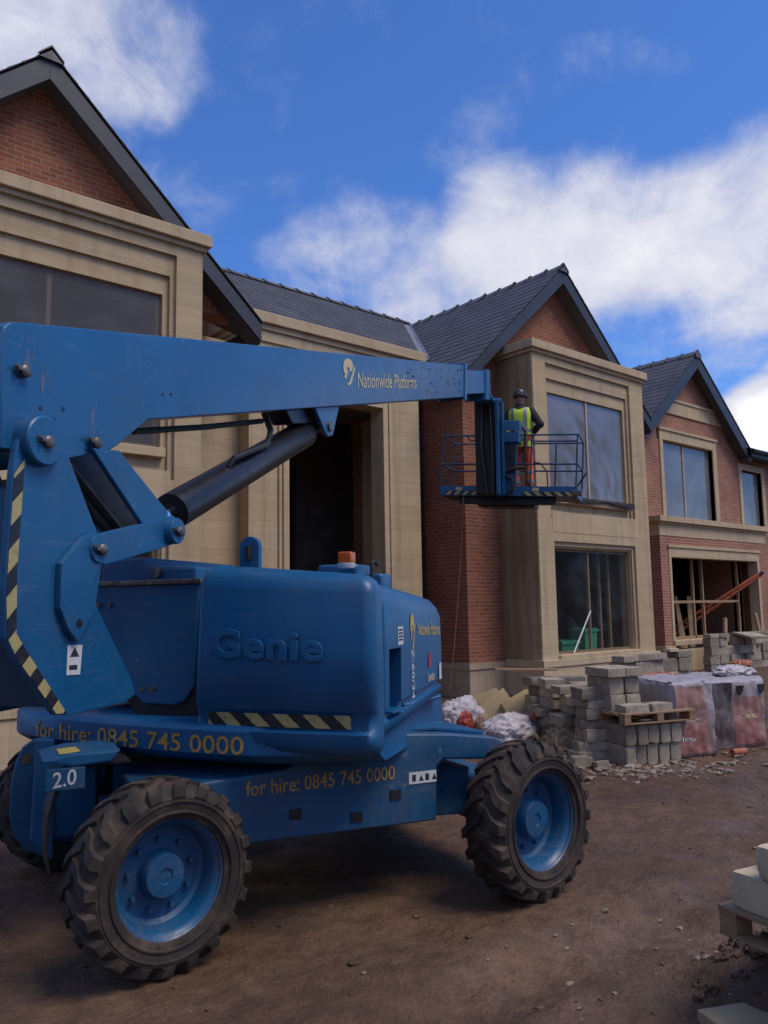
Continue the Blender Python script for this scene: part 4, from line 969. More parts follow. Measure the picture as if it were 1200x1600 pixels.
m = MB(); m.box((-.065, .315, 2.056), (.03, .41, 2.130), lambda p: T3(p[0], p[1], p[2])); lobj('beacon', m, 'amber', bb, bevel=.012, seg=3, smooth=True)
m = MB(); m.tube([T3(.2, .46, 1.96), T3(.2, .46, 2.06), T3(.26, .46, 2.08), T3(.32, .46, 2.05)], .012, 8); lobj('hose', m, 'hose')
m = MB(); m.box((.30, .34, 1.86), (.52, .50, 1.995), lambda p: T3(p[0], p[1], p[2])); lobj('filler_box', m, 'blue', bevel=.03, seg=3, smooth=True)

# --- riser: pair of hazard-striped plates that carry the main boom
RISER = [(-2.367, 2.36), (-2.353, 2.476), (-2.32, 2.563), (-2.245, 2.637), (-2.143, 2.659), (-2.056, 2.628), (-2.02, 2.498), (-1.797, 2.147), (-1.753, 1.996), (-1.794, 1.788), (-1.501, 1.406), (-1.46, 1.32), (-1.55, 1.287), (-1.957, 1.273), (-2.055, 1.288), (-2.314, 1.556), (-2.373, 1.648), (-2.388, 1.852)]
INNER = [(-1.84, 2.56), (-1.58, 2.60), (-1.16, 2.275), (-1.40, 2.165), (-1.575, 2.245), (-1.735, 2.415)]
for l0, l1 in ((-.295, -.26), (-.74, -.705)):
    m = MB(); m.prism(RISER, SIDE, l0, l1); lobj('riser_plate', m, 'blue', bevel=.006)
m = MB(); m.prism([(-2.34, 2.3), (-2.36, 1.7), (-2.05, 1.32), (-1.6, 1.32), (-1.86, 1.75), (-1.86, 2.1), (-2.06, 2.4)], SIDE, -.704, -.296); lobj('riser_core', m, 'blue_dirty')
so_, si_ = [(-2.361, 2.359), (-2.383, 1.852), (-2.368, 1.65), (-2.31, 1.56), (-2.056, 1.293)], [(-2.30, 2.44), (-2.325, 1.936), (-2.315, 1.665), (-2.25, 1.585), (-1.985, 1.287)]
m = MB()
for i in range(4):
    m.add([SIDE((*so_[i], -.2565)), SIDE((*si_[i], -.2565)), SIDE((*si_[i+1], -.2565)), SIDE((*so_[i+1], -.2565))], [(0, 1, 2, 3)])
lobj('hazard_stripe', m, 'hazard')
m = MB(); m.prism([(-2.086, 1.98), (-1.937, 2.116), (-1.87, 2.14), (-1.80, 2.12), (-1.765, 2.05), (-1.855, 1.90), (-1.83, 1.772), (-1.954, 1.614), (-2.022, 1.67), (-2.085, 1.774)], SIDE, -.259, -.225); lobj('hinge_plate', m, 'blue', bevel=.006)
TL = [(-1.839, 2.569), (-1.627, 2.593), (-1.175, 2.315), (-1.20, 2.235), (-1.418, 2.227)]
m = MB(); m.prism(TL, SIDE, -.30, -.268); m.prism(TL, SIDE, -.72, -.69); lobj('tilt_link', m, 'blue', bevel=.006)
RD = [(-1.15+.085*math.cos(rad(a)), 2.215+.085*math.sin(rad(a))) for a in range(-80, 100, 20)]
m = MB(); m.prism([(-1.80, 2.137), (-1.42, 2.227)]+RD[::-1]+[(-1.251, 2.10), (-1.717, 1.99), (-1.839, 1.992)], SIDE, -.302, -.262); m.prism([(-1.80, 2.137), (-1.42, 2.227)]+RD[::-1]+[(-1.251, 2.10), (-1.717, 1.99), (-1.839, 1.992)], SIDE, -.722, -.695); lobj('cylinder_arm', m, 'blue', bevel=.006)
m = MB(); m.prism(INNER, SIDE, -.50, -.45); m.tube([SIDE((-1.80, 2.50, -.48)), SIDE((-1.36, 2.20, -.48))], .045, 10); lobj('inner_link', m, 'dark')
for (s_, z_), r_ in (((-2.22, 2.529), .115), ((-1.828, 2.062), .072), ((-1.152, 2.207), .075), ((-1.80, 2.608), .040), ((-2.30, 2.845), .036)):
    q_ = -.215 if r_ > .05 else -.288
    m = MB(); m.tube([SIDE((s_, z_, -.77)), SIDE((s_, z_, q_-.007)), SIDE((s_, z_, q_+.001))], [r_, r_, r_*.93], 28); BS = lobj('pin_boss', m, 'blue', smooth=True, angle=40)
    k_ = .045; m = MB(); m.tube([SIDE((s_+.006, z_-.004, q_-.001)), SIDE((s_+.006, z_-.004, q_+.019)), SIDE((s_+.006, z_-.004, q_+.027))], [.030, .030, .020], 14); lobj('pin_end', m, 'steel', BS, smooth=True, angle=40)
    m = MB(); m.box((s_-k_-.012, z_-.013, q_+.002), (s_+.002, z_+.015, q_+.011), SIDE); m.tube([SIDE((s_-k_, z_+.001, q_+.009)), SIDE((s_-k_, z_+.001, q_+.031))], .015, 6); lobj('keeper_bolt', m, 'steel', BS, bevel=.002)
m = MB(); m.tube([SIDE((-1.955, 1.70, -.23)), SIDE((-1.955, 1.70, -.2235))], .022, 12); lobj('plate_hole', m, 'dark')
m = MB(); m.prism([(-1.991, 1.601), (-1.888, 1.597), (-1.90, 1.458), (-1.994, 1.462)], SIDE, -.2585, -.2575); lb = lobj('warning_label', m, 'white')
m = MB(); m.add([SIDE((-1.975, 1.545, -.2565)), SIDE((-1.91, 1.543, -.2565)), SIDE((-1.942, 1.59, -.2565))], [(0, 1, 2)]); m.add([SIDE((-1.978, 1.485, -.2565)), SIDE((-1.922, 1.483, -.2565)), SIDE((-1.922, 1.505, -.2565)), SIDE((-1.978, 1.507, -.2565))], [(0, 1, 2, 3)]); lobj('label_print', m, 'ink', lb)

# --- main boom
BL0, BL1 = -.68, -.30
m = MB(); m.prism([(-2.398, 2.47), (-2.422, 2.975), (-2.405, 3.02), (-2.36, 3.055), (-2.296, 3.073), (6.40, 5.285), (6.32, 4.79), (-1.331, 2.826), (-1.587, 2.636), (-1.65, 2.597), (-1.999, 2.485)], SIDE, BL0, BL1)
BOOM = lobj('boom', m, 'blue_boom', bevel=.012, seg=3, smooth=True)
m = MB(); m.prism([(-2.50, 2.55), (-2.50, 2.98), (-2.44, 3.04), (-2.2, 3.05), (-2.2, 2.6)], SIDE, -.62, -.36); lobj('boom_heel', m, 'blue', bevel=.02)
sl_ = (5.285-3.073)/(6.40+2.296)
EXT = [(6.30, 5.20), (8.05, 5.645), (8.0, 5.262), (6.24, 4.815)]
m = MB(); m.prism(EXT, SIDE, BL0+.035, BL1-.03); lobj('boom_extension', m, 'blue_boom', bevel=.008)
m = MB(); m.prism([(6.31, 5.30), (6.42, 5.328), (6.335, 4.755), (6.225, 4.727)], SIDE, BL0-.02, BL1+.02); lobj('wear_pad_collar', m, 'blue_boom', bevel=.006)
m = MB(); m.prism([(7.86, 5.63), (8.18, 5.70), (8.16, 5.18), (7.82, 5.10)], SIDE, BL0+.01, BL1-.005); lobj('boom_nose', m, 'blue', bevel=.015)
BT = frame(T3(0, BL1+.004, 0), DV, ZV, NVV)
sl2 = .245
lobj('lettering', text_mb('Nationwide Platforms', lambda x, y, t: BT((1.95+x, 3.832+x*sl2+y, 0)), width=1.92, height=.155, bold=.006), 'cream', BOOM)
lobj('emblem', logo(lambda x, y: BT((1.58+x, 3.765+x*sl2+y, 0)), .30, .25), 'cream', BOOM)
# worn scuffs where the paint has gone dark near the boom's end
m = MB(); r2 = random.Random(4)
for k in range(46):
    s_ = 3.4+r2.random()**.8*2.75; z_ = 3.073+(s_+2.296)*sl_-.06-r2.random()*.36; w_, h_ = .015+r2.random()*.06, .006+r2.random()*.022
    m.add([BT((s_, z_, .0)), BT((s_+w_, z_+w_*sl_, .0)), BT((s_+w_*1.1, z_+w_*sl_+h_, .0)), BT((s_+w_*.2, z_+h_*1.3, .0))], [(0, 1, 2, 3)])
lobj('paint_scuffs', m, 'dark', BOOM)
# dried grease run down from the pins, and small open bolt holes
for nm_, poly in (('grease_mark', [(-2.30, 2.87), (-2.27, 2.93), (-2.265, 3.02), (-2.235, 3.03), (-2.215, 2.94), (-2.21, 2.87)]), ('grease_mark', [(-2.17, 2.74), (-2.18, 2.90), (-2.14, 2.93), (-2.10, 2.88), (-2.11, 2.70)]), ('grease_mark', [(-1.83, 2.64), (-1.825, 2.80), (-1.79, 2.86), (-1.765, 2.78), (-1.76, 2.65)])):
    m = MB(); m.add([SIDE((a_, b_, BL1+.0025)) for a_, b_ in poly], [list(range(len(poly)))]); lobj(nm_, m, 'grease', BOOM)
for s_, z_ in ((-2.17, 2.70), (-2.02, 2.73), (-2.08, 2.66), (-1.2, 3.0), (-1.12, 3.02)):
    m = MB(); m.tube([SIDE((s_, z_, BL1-.01)), SIDE((s_, z_, BL1+.0015))], .011, 10); lobj('bolt_hole', m, 'dark', BOOM)
# lift cylinder and its bracket under the boom
c0, c1 = SIDE((-1.15, 2.215, -.49)), SIDE((1.33, 3.33, -.49)); cdv = (c1-c0).normalized()
m = MB(); m.tube([c0, c0+cdv*.52], .052, 20); ROD = lobj('cylinder_rod', m, 'chrome', smooth=True)
m = MB(); m.tube([c0+cdv*.36, c0+cdv*.37, c0+cdv*2.52, c0+cdv*2.55], [.09, .118, .118, .10], 28); lobj('lift_cylinder', m, 'black', smooth=True, angle=40)
m = MB(); m.tube([c0-cdv*.06, c0+cdv*.10], .07, 14); lobj('rod_eye', m, 'blue', smooth=True)
m = MB()
for l0, l1 in ((-.36, -.325), (-.655, -.62)): m.prism([(1.02, 3.43), (1.55, 3.565), (1.40, 3.27), (1.30, 3.235), (1.22, 3.27)], SIDE, l0, l1)
lobj('cylinder_bracket', m, 'blue_boom', bevel=.006)
m = MB(); m.tube([SIDE((1.32, 3.33, -.68)), SIDE((1.32, 3.33, -.305))], .045, 14); lobj('pivot_pin', m, 'steel')
m = MB(); m.prism([(.62, 3.33), (1.2, 3.48), (1.28, 3.36), (.74, 3.24)], SIDE, -.58, -.40); lobj('cylinder_cushion', m, 'black', bevel=.01)
m = MB(); m.tube([SIDE((.35, 3.25, -.44)), SIDE((.40, 3.12, -.42)), SIDE((.28, 2.98, -.40)), SIDE((.0, 2.88, -.39)), SIDE((-.2, 2.80, -.40)), SIDE((-.22, 2.74, -.43))], .022, 8); m.tube([SIDE((.42, 3.27, -.5)), SIDE((.45, 3.14, -.46)), SIDE((.36, 3.0, -.42)), SIDE((.25, 2.93, -.44))], .018, 8); lobj('hose', m, 'hose', smooth=True)
m = MB(); m.tube([SIDE((-1.2, 2.80, -.5)), SIDE((-.4, 2.99, -.5)), SIDE((.4, 3.2, -.5))], .02, 8); lobj('hose', m, 'hose')

# --- jib and work platform
PE = (NVV-ZV*.072).normalized(); PW = DV.copy(); PUP = PE.cross(PW).normalized(); PO = T3(8.66, -1.35, 3.665); PA = math.atan2(PE.y, PE.x)
PF = lambda e, wv, z: PO+PE*e+PW*wv+PUP*z
tipc = T3(7.98, -.49, 5.36)
jt = PF(.82, -.20, 1.62); jb = PF(.88, -.14, .03)
def bar4(m, a, b, w1, w2, ex, ey):
    vs = []
    for p, w_ in ((a, w1), (b, w2)):
        for sx, sy in ((-1, -1), (1, -1), (1, 1), (-1, 1)): vs.append(p+ex*sx*w_[0]/2+ey*sy*w_[1]/2)
    m.add(vs, [(0, 3, 2, 1), (4, 5, 6, 7), (0, 1, 5, 4), (1, 2, 6, 5), (2, 3, 7, 6), (3, 0, 4, 7)])
m = MB(); bar4(m, jt+PE*-.05, jb+PE*-.02, (.34, .22), (.32, .22), PE, PW); lobj('jib', m, 'black', bevel=.015)
m = MB(); bar4(m, jt+PE*.17+PW*-.05, jb+PE*.20+PW*-.05, (.055, .20), (.06, .2), PE, PW); lobj('jib_side_plate', m, 'blue_boom', bevel=.006)
m = MB(); bar4(m, jt+PE*.24, jb+PE*.27, (.04, .1), (.04, .1), PE, PW); lobj('jib_link', m, 'blue', bevel=.005)
m = MB(); m.tube([jt+PE*-.08+PW*-.12, jt.lerp(jb, .5)+PE*-.09+PW*-.16, jb+PE*.0+PW*-.14], .028, 8); m.tube([jt+PE*.05+PW*-.14, jt.lerp(jb, .6)+PE*.1+PW*-.16, jb+PE*.1+PW*-.14], .02, 8); lobj('hose', m, 'hose', smooth=True)
m = MB(); bar4(m, T3(7.85, -.49, 5.40), jt+ZV*-.05, (.30, .3), (.3, .28), PE, PW); m.tube([jt+PE*-.22, jt+PE*.22], .07, 12); lobj('jib_pivot', m, 'blue', bevel=.01)
# floor, toe boards, rails
PL, PD = 2.33, .80
m = MB(); m.box((0, 0, .03), (PL, PD, .075), lambda p: PF(p[0], p[1], p[2])); lobj('platform_floor', m, 'dark', bevel=.004)
m = MB()
wl = lambda a, b, c, d: m.box(a+(0,), b+(0,))
m.box((0, -.012, .03), (PL, .012, .20), lambda p: PF(p[0], p[1], p[2])); m.box((0, PD-.012, .03), (PL, PD+.012, .20), lambda p: PF(p[0], p[1], p[2])); m.box((-.012, .012, .03), (.012, PD-.012, .20), lambda p: PF(p[0], p[1], p[2])); m.box((PL-.012, .012, .03), (PL+.012, PD-.012, .20), lambda p: PF(p[0], p[1], p[2]))
lobj('toe_board', m, 'blue_boom', bevel=.003)
m = MB()
for e0, e1 in ((.08, .72), (1.42, 2.28)): m.add([PF(e0, -.0155, .04), PF(e1, -.0155, .04), PF(e1, -.0155, .105), PF(e0, -.0155, .105)], [(0, 1, 2, 3)])
lobj('hazard_stripe', m, 'hazard_small')
m = MB()
for e0 in (.27, 1.60): m.add([PF(e0, -.0165, .12), PF(e0+.11, -.0165, .12), PF(e0+.11, -.0165, .175), PF(e0, -.0165, .175)], [(0, 1, 2, 3)])
lobj('platform_label', m, 'cream')
m = MB(); m.box((.30, .1, -.10), (1.98, .22, .03), lambda p: PF(p[0], p[1], p[2])); m.box((.6, .3, -.12), (1.6, .70, .03), lambda p: PF(p[0], p[1], p[2])); lobj('platform_beam', m, 'black', bevel=.008)
m = MB(); rz = 1.08; TR = .0155
def loop(z, gap=None):
    p = [PF(0, 0, z), PF(PL, 0, z), PF(PL, PD, z), PF(0, PD, z)]
    for i in range(4): m.tube([p[i], p[(i+1) % 4]], TR, 8)
loop(rz); loop(.58)
for e, wv in ((0, 0), (1.56, 0), (PL-.01, 0), (PL, PD), (0, PD), (.62, PD), (1.24, PD), (1.86, PD)): m.tube([PF(e, wv, .18), PF(e, wv, rz)], TR*.95, 8)
m.tube([PF(1.56, 0, rz-.11), PF(PL, 0, rz-.11)], TR*.9, 8)
lobj('guard_rail', m, 'rail_blue', smooth=True, angle=50)
# platform control box, support column, cables
m = MB(); m.box((.90, -.16, .93), (1.37, .12, 1.31), lambda p: PF(p[0], p[1], p[2])); CBX = lobj('control_box', m, 'blue_boom', bevel=.02, seg=3, smooth=True)
m = MB(); m.add([PF(1.06, -.163, 1.10), PF(1.33, -.163, 1.10), PF(1.33, -.163, 1.13), PF(1.06, -.163, 1.13)], [(0, 1, 2, 3)]); lobj('hazard_stripe', m, 'hazard_small', CBX)
m = MB(); m.box((1.20, -.10, .03), (1.33, -.04, .93), lambda p: PF(p[0], p[1], p[2])); m.box((.97, -.098, .03), (1.20, -.042, .93), lambda p: PF(p[0], p[1], p[2])); lobj('platform_support', m, 'blue_dirty', bevel=.01)
m = MB(); m.box((.99, -.13, .42), (1.30, -.104, .88), lambda p: PF(p[0], p[1], p[2])); lobj('support_recess', m, 'dark')
m = MB(); m.tube([PF(1.1, -.12, .42), PF(1.3, -.15, .48), PF(1.5, -.13, .50)], .03, 8); m.tube([PF(1.08, -.13, .42), PF(1.28, -.17, .30), PF(1.30, -.17, .12), PF(1.2, -.14, .05)], .024, 8); m.tube([PF(1.40, -.05, 1.2), PF(1.45, -.06, 1.15), PF(1.45, -.05, .9), PF(1.43, -.03, .6)], .022, 8); m.tube([PF(1.62, -.02, .6), PF(1.72, -.07, .585), PF(1.84, -.06, .45), PF(1.86, -.03, .2)], .012, 8); lobj('cable', m, 'hose', smooth=True)
m = MB(); m.tube([PF(.42, .02, 1.08), PF(.5, .0, .98), PF(.62, -.01, 1.0), PF(.66, 0, 1.08)], .012, 8); m.tube([PF(.62, -.02, 1.05), PF(.63, -.02, .4), PF(.64, -.02, .19)], .01, 6); lobj('cable', m, 'hose', smooth=True)
# gate arm and footswitch at the right end
m = MB(); m.box((PL-.06, -.10, .04), (PL+.10, .02, .13), lambda p: PF(p[0], p[1], p[2])); lobj('bumper', m, 'steel', bevel=.01)
m = MB(); m.tube([PF(PL+.02, -.05, .20), PF(PL+.16, -.08, .42)], .014, 8); lobj('sensor_stick', m, 'hose')

# ------------------------------------------------------------------ the worker on the platform
def skin_mesh(verts, edges, radii, sub=2):
    me = bpy.data.meshes.new('sk'); me.from_pydata([V(v) for v in verts], edges, []); ob = bpy.data.objects.new('sk', me); COL.objects.link(ob)
    md = ob.modifiers.new('skin', 'SKIN'); md.use_smooth_shade = True
    for i, r in enumerate(radii):
        r = r if isinstance(r, tuple) else (r, r)
        me.skin_vertices[0].data[i].radius = r
    me.skin_vertices[0].data[0].use_root = True
    ob.modifiers.new('sub', 'SUBSURF').levels = sub
    bpy.context.view_layer.update()
    res = bpy.data.meshes.new_from_object(ob.evaluated_get(bpy.context.evaluated_depsgraph_get()))
    out = MB(); out.add([v.co.copy() for v in res.vertices], [list(p.vertices) for p in res.polygons])
    bpy.data.objects.remove(ob); bpy.data.meshes.remove(me); bpy.data.meshes.remove(res); return out
J = dict(pelvis=(0, 0, .92), spine=(0, .01, 1.12), chest=(0, .015, 1.32), nb=(0, .02, 1.47), neck=(0, .04, 1.54), head=(0, .055, 1.60),
         shl=(-.175, .01, 1.42), ell=(-.29, -.01, 1.17), wrl=(-.20, .23, 1.12), shr=(.175, .01, 1.42), elr=(.30, -.02, 1.17), wrr=(.19, .22, 1.10),
         hl=(-.09, 0, .88), kl=(-.105, .03, .49), al=(-.11, -.01, .10), fl=(-.125, .13, .045), hr=(.09, 0, .88), kr=(.11, .03, .49), ar=(.12, -.01, .10), frr=(.14, .13, .045))
def chain(names_r, links):
    idx = {n: i for i, (n, r) in enumerate(names_r)}
    return [J[n] for n, r in names_r], [(idx[a], idx[b]) for a, b in links], [r for n, r in names_r]
body = skin_mesh(*chain([('pelvis', .12), ('spine', .115), ('chest', .13), ('nb', .065), ('neck', .052), ('head', .06), ('shl', .062), ('ell', .042), ('wrl', .03), ('shr', .062), ('elr', .042), ('wrr', .03),
    ('hl', .085), ('kl', .056), ('al', .04), ('fl', .038), ('hr', .085), ('kr', .056), ('ar', .04), ('frr', .038)],
    [('pelvis', 'spine'), ('spine', 'chest'), ('chest', 'nb'), ('nb', 'neck'), ('neck', 'head'), ('chest', 'shl'), ('shl', 'ell'), ('ell', 'wrl'), ('chest', 'shr'), ('shr', 'elr'), ('elr', 'wrr'),
     ('pelvis', 'hl'), ('hl', 'kl'), ('kl', 'al'), ('al', 'fl'), ('pelvis', 'hr'), ('hr', 'kr'), ('kr', 'ar'), ('ar', 'frr')]))
def ell(mb, c, r, n=16):
    bm = bmesh.new(); bmesh.ops.create_uvsphere(bm, u_segments=n, v_segments=n//2, radius=1)
    mb.add([V((c[0]+v.co.x*r[0], c[1]+v.co.y*r[1], c[2]+v.co.z*r[2])) for v in bm.verts], [[v.index for v in f.verts] for f in bm.faces]); bm.free()
HC = (0, .062, 1.655)
ell(body, HC, (.075, .095, .112)); ell(body, (0, .115, 1.585), (.045, .04, .04)); ell(body, (0, .158, 1.645), (.014, .022, .026)); ell(body, (0, .148, 1.605), (.026, .012, .008))
for sx in (-1, 1):
    ell(body, (sx*.078, .055, 1.65), (.012, .022, .034)); ell(body, (sx*.03, .146, 1.675), (.012, .008, .008), 8); ell(body, (sx*.032, .148, 1.69), (.02, .008, .006), 8)
    wr = V(J['wrr' if sx > 0 else 'wrl']); pm = wr+V((-sx*.02, .075, -.01))
    ell(body, pm, (.022, .052, .044))
    for k, ln in enumerate((.062, .074, .07, .055)):
        b0 = pm+V((0, .045, .032-k*.021)); b1 = b0+V((-sx*.012, ln*.55, -.012)); b2 = b1+V((-sx*.03, ln*.18, -.018)); body.tube([b0-V((0, .015, 0)), b0, b1, b2], [.011, .0105, .0095, .007], 8)
    t0 = pm+V((-sx*.012, -.015, .035)); body.tube([t0, t0+V((-sx*.022, .025, .022)), t0+V((-sx*.03, .06, .02))], [.013, .0115, .008], 8)
def remeshed(name, mb, vox, mat, parent=None):
    me = finish_mesh('tmp', mb.v, mb.f); ob = bpy.data.objects.new('tmp', me); COL.objects.link(ob)
    md = ob.modifiers.new('r', 'REMESH'); md.mode = 'VOXEL'; md.voxel_size = vox; md.use_smooth_shade = True
    sm = ob.modifiers.new('s', 'SMOOTH'); sm.iterations = 2; sm.factor = .4
    bpy.context.view_layer.update()
    res = bpy.data.meshes.new_from_object(ob.evaluated_get(bpy.context.evaluated_depsgraph_get())); bpy.data.objects.remove(ob)
    res.materials.clear(); res.materials.append(MT[mat]); res.name = name
    o = bpy.data.objects.new(name, res); COL.objects.link(o); ORG[o.name] = V((0, 0, 0))
    if parent: o.parent = parent
    return o
PERSON = remeshed('person', body, .009, 'skin')
tag(PERSON, 'worker in yellow hi-vis vest and dark helmet standing on the raised platform with back turned', 'person')
PERSON.scale = (1.05, 1.05, 1.05); PERSON.location = PF(1.38, .36, .080); PERSON.rotation_euler.z = PA
jk = MB()
jr = lambda z, a, b: [V((a*math.cos(t), .01+b*math.sin(t), z)) for t in [2*math.pi*k/20 for k in range(20)]]
jk.loft([jr(.86, .165, .135), jr(1.05, .168, .14), jr(1.25, .178, .145), jr(1.38, .185, .14), jr(1.45, .15, .11), jr(1.50, .09, .085), jr(1.555, .075, .08)])
for q in 'lr':
    a_, b_, c_ = V(J['sh'+q]), V(J['el'+q]), V(J['wr'+q]); out_ = V((math.copysign(.03, b_.x), -.015, 0))
    jk.tube([a_*.8+V((0, 0, .27)), a_, a_.lerp(b_, .5)+out_*.4, b_+out_, b_.lerp(c_, .45), c_.lerp(b_, .03)], [.07, .080, .074, .068, .060, .048], 14)
    ell(jk, b_+out_, (.07, .07, .07))
remeshed('jacket', jk, .012, 'navy', PERSON)
def pobj(name, mb, mat, parent=PERSON, **kw): return obj(name, mb, MT[mat], parent, **kw)
def ring(z, rx, ry, cy=.01, n=28, off=0, dip=0):
    return [V(((rx+off)*math.copysign(abs(math.cos(a))**.8, math.cos(a)), cy+(ry+off)*math.copysign(abs(math.sin(a))**.8, math.sin(a)), z-(dip*math.exp(-((math.cos(a))/.35)**2) if dip else 0))) for a in [2*math.pi*k/n for k in range(n)]]
VR = [(.80, .185, .155), (.95, .19, .16), (1.10, .185, .16), (1.25, .195, .168), (1.36, .205, .165), (1.43, .195, .135), (1.475, .155, .10)]
m = MB(); m.loft([ring(z, a, b, dip=.035 if z > 1.45 else 0) for z, a, b in VR], cap=False); pobj('hi_vis_vest', m, 'hivis', smooth=True, angle=180)
m = MB(); m.loft([ring(.90, .189, .159, off=.004), ring(.96, .190, .161, off=.004)], cap=False); m.loft([ring(1.05, .187, .161, off=.004), ring(1.10, .185, .160, off=.004)], cap=False)
for sx in (-1, 1):
    pts = []
    for z, a, b in VR:
        for q in (0, 1):
            x = sx*(.085+.05*q); pts.append(V((x, .01-(b+.006)*max(.25, (1-abs(x/a)**2.5))**.4, z)))
    m.add(pts, [(2*i, 2*i+1, 2*i+3, 2*i+2) for i in range(len(VR)-1)])
pobj('reflective_band', m, 'band', smooth=True, angle=180)
tr = skin_mesh(*chain([('pelvis', .14), ('hl', .105), ('kl', .078), ('al', .070), ('hr', .105), ('kr', .078), ('ar', .070)], [('pelvis', 'hl'), ('hl', 'kl'), ('kl', 'al'), ('pelvis', 'hr'), ('hr', 'kr'), ('kr', 'ar')]))
remeshed('trousers', tr, .012, 'hivis_orange', PERSON)
m = MB()
for nm_ in ('l', 'r'):
    a, b = V(J['k'+nm_]), V(J['a'+nm_])
    for t in (.22, .62): p = a.lerp(b, t); q = a.lerp(b, t+.12); m.tube([p, q], .078-.004*t, 14, cap=False)
pobj('trouser_band', m, 'band', smooth=True, angle=180)
for nm_, f_ in (('al', 'fl'), ('ar', 'frr')):
    a, f2 = V(J[nm_]), V(J[f_]); m = MB()
    m.loft([[V((a.x+.052*math.cos(t), a.y+.02+cy+ry*math.sin(t), z)) for t in [2*math.pi*k/14 for k in range(14)]] for z, ry, cy in ((.0, .145, .05), (.035, .148, .05), (.07, .13, .045), (.11, .075, .0), (.19, .06, -.02))])
    pobj('boot', m, 'boot', smooth=True, angle=60)
m = MB(); hc = V((0, .05, 1.695))
m.lathe([(.108, -.01), (.106, .02), (.10, .06), (.085, .095), (.055, .12), (.002, .13)], lambda p: hc+V((p[0]*.95, p[1]*1.18, p[2])), 24, closed=False)
m.loft([ring(1.683, .106, .128, cy=.05), ring(1.678, .122, .155, cy=.062), ring(1.686, .122, .155, cy=.062), ring(1.694, .106, .128, cy=.05)], cap=False)
m.tube([hc+V((0, -.12, .02)), hc+V((0, -.09, .10)), hc+V((0, 0, .132)), hc+V((0, .09, .10)), hc+V((0, .12, .02))], .012, 8)
pobj('helmet', m, 'helmet', smooth=True, angle=50)

# ------------------------------------------------------------------ materials and clutter on the site
def newthing(name, mb, mat, label, cat, group=None, loc=None, **kw):
    loc = V(loc) if loc is not None else V((sum(v.x for v in mb.v)/len(mb.v), sum(v.y for v in mb.v)/len(mb.v), min(v.z for v in mb.v)))
    o = obj(name, mb, MT[mat], None, org=loc, **kw); return tag(o, label, cat, group)
BLK = {}
def block(dims, loc, rz, label, group, mat='conc', name='concrete_block', cat='block', tilt=(0, 0)):
    key = (dims, mat, rng.randrange(4))
    if key not in BLK:
        a, b, c = dims; bm = bmesh.new(); bmesh.ops.create_cube(bm, size=1)
        bmesh.ops.subdivide_edges(bm, edges=bm.edges[:], cuts=9, use_grid_fill=True)
        sd = key[2]*7.3+a*31
        for v in bm.verts:
            q = v.co.copy(); nn = sum(1 for t in q if abs(t) > .49)
            p = V((q.x*a, q.y*b, (q.z+.5)*c))
            k = .0022*noise.noise(p*22+V((sd, 0, 0)))
            if nn >= 2: k -= .0012+.022*max(0, noise.noise(p*8+V((sd, 2, 0)))-.18)+(.003 if nn == 3 else 0)
            d = V([math.copysign(1, t) if abs(t) > .49 else 0 for t in q]); v.co = p+d*k
        vs = [v.co.copy() for v in bm.verts]; fs = [[v.index for v in f.verts] for f in bm.faces]; bm.free()
        me = finish_mesh(name, vs, fs, smooth=True, angle=32); me.materials.append(MT[mat]); BLK[key] = me
    o = bpy.data.objects.new(name, BLK[key]); COL.objects.link(o); o.location = loc; o.rotation_euler = (tilt[0], tilt[1], rz)
    return tag(o, label, cat, group)
def fr2(o, az): return V(o), V((math.cos(az), math.sin(az), 0)), V((-math.sin(az), math.cos(az), 0))
def pallet(loc, az, L_, D_, label, name='pallet'):
    """timber pallet: deck boards across three bearers on blocks, boards below"""
    t = thing(name, loc, label, 'pallet', rz=az); B = ORG[t.name]
    def pb(nm, lo, hi): 
        mb = MB(); mb.box(lo, hi); me = finish_mesh(nm, mb.v, mb.f, bevel=.003); me.materials.append(MT['pallet']); o = bpy.data.objects.new(nm, me); COL.objects.link(o); o.parent = t
    n = 6; wd = D_/n*.72
    for i in range(n):
        y = i*(D_-wd)/(n-1); pb('deck_board', (0+.004*(i % 2), y, .104), (L_-.005*(i % 3), y+wd, .122))
    for x in (0, (L_-.09)/2, L_-.09):
        pb('bearer', (x, .001, .088), (x+.09, D_-.001, .1035))
        for y in (0.003, (D_-.1)/2, D_-.103): pb('spacer', (x+.002, y, .016), (x+.088, y+.1, .0875))
    for y in (0.0, (D_-.09)/2, D_-.09): pb('base_board', (.0, y+.002, 0), (L_, y+.088, .0155))
    return t
# stack with a pallet on it, beside the front wheel
o, a, b = fr2((8.07, 5.28, -.02), rad(-19.4)); az = rad(-19.4)
lab, grp = 'grey concrete block on edge in the low stack under the pallet', 'blocks under the pallet'
for r in range(2):
    for c in range(2):
        for k in range(5):
            p = o+a*(.075+k*.152+rng.uniform(-.006, .006))+b*(.23+r*.47+(.03 if c == 0 else .0)+rng.uniform(-.02, .02))+ZV*(c*.222)
            if c == 0: p -= b*.0
            block((.14, .44, .215), p, az+rng.uniform(-.025, .025), lab, grp)
pallet(o+a*-.06+b*-.05+ZV*.452, az, .98, .98, 'weathered timber pallet lying on the low stack of grey concrete blocks')
zt = .432+.145-.02
lab, grp = 'grey concrete block stacked on top of the pallet beside the brick packs', 'blocks on the pallet'
for p, d in (((.10, .10), (.31, .2, .10)), ((.43, .09), (.29, .2, .10))): block(d, o+a*(p[0]+.06)+b*(p[1])+ZV*zt, az+rng.uniform(-.05, .05), lab, grp)
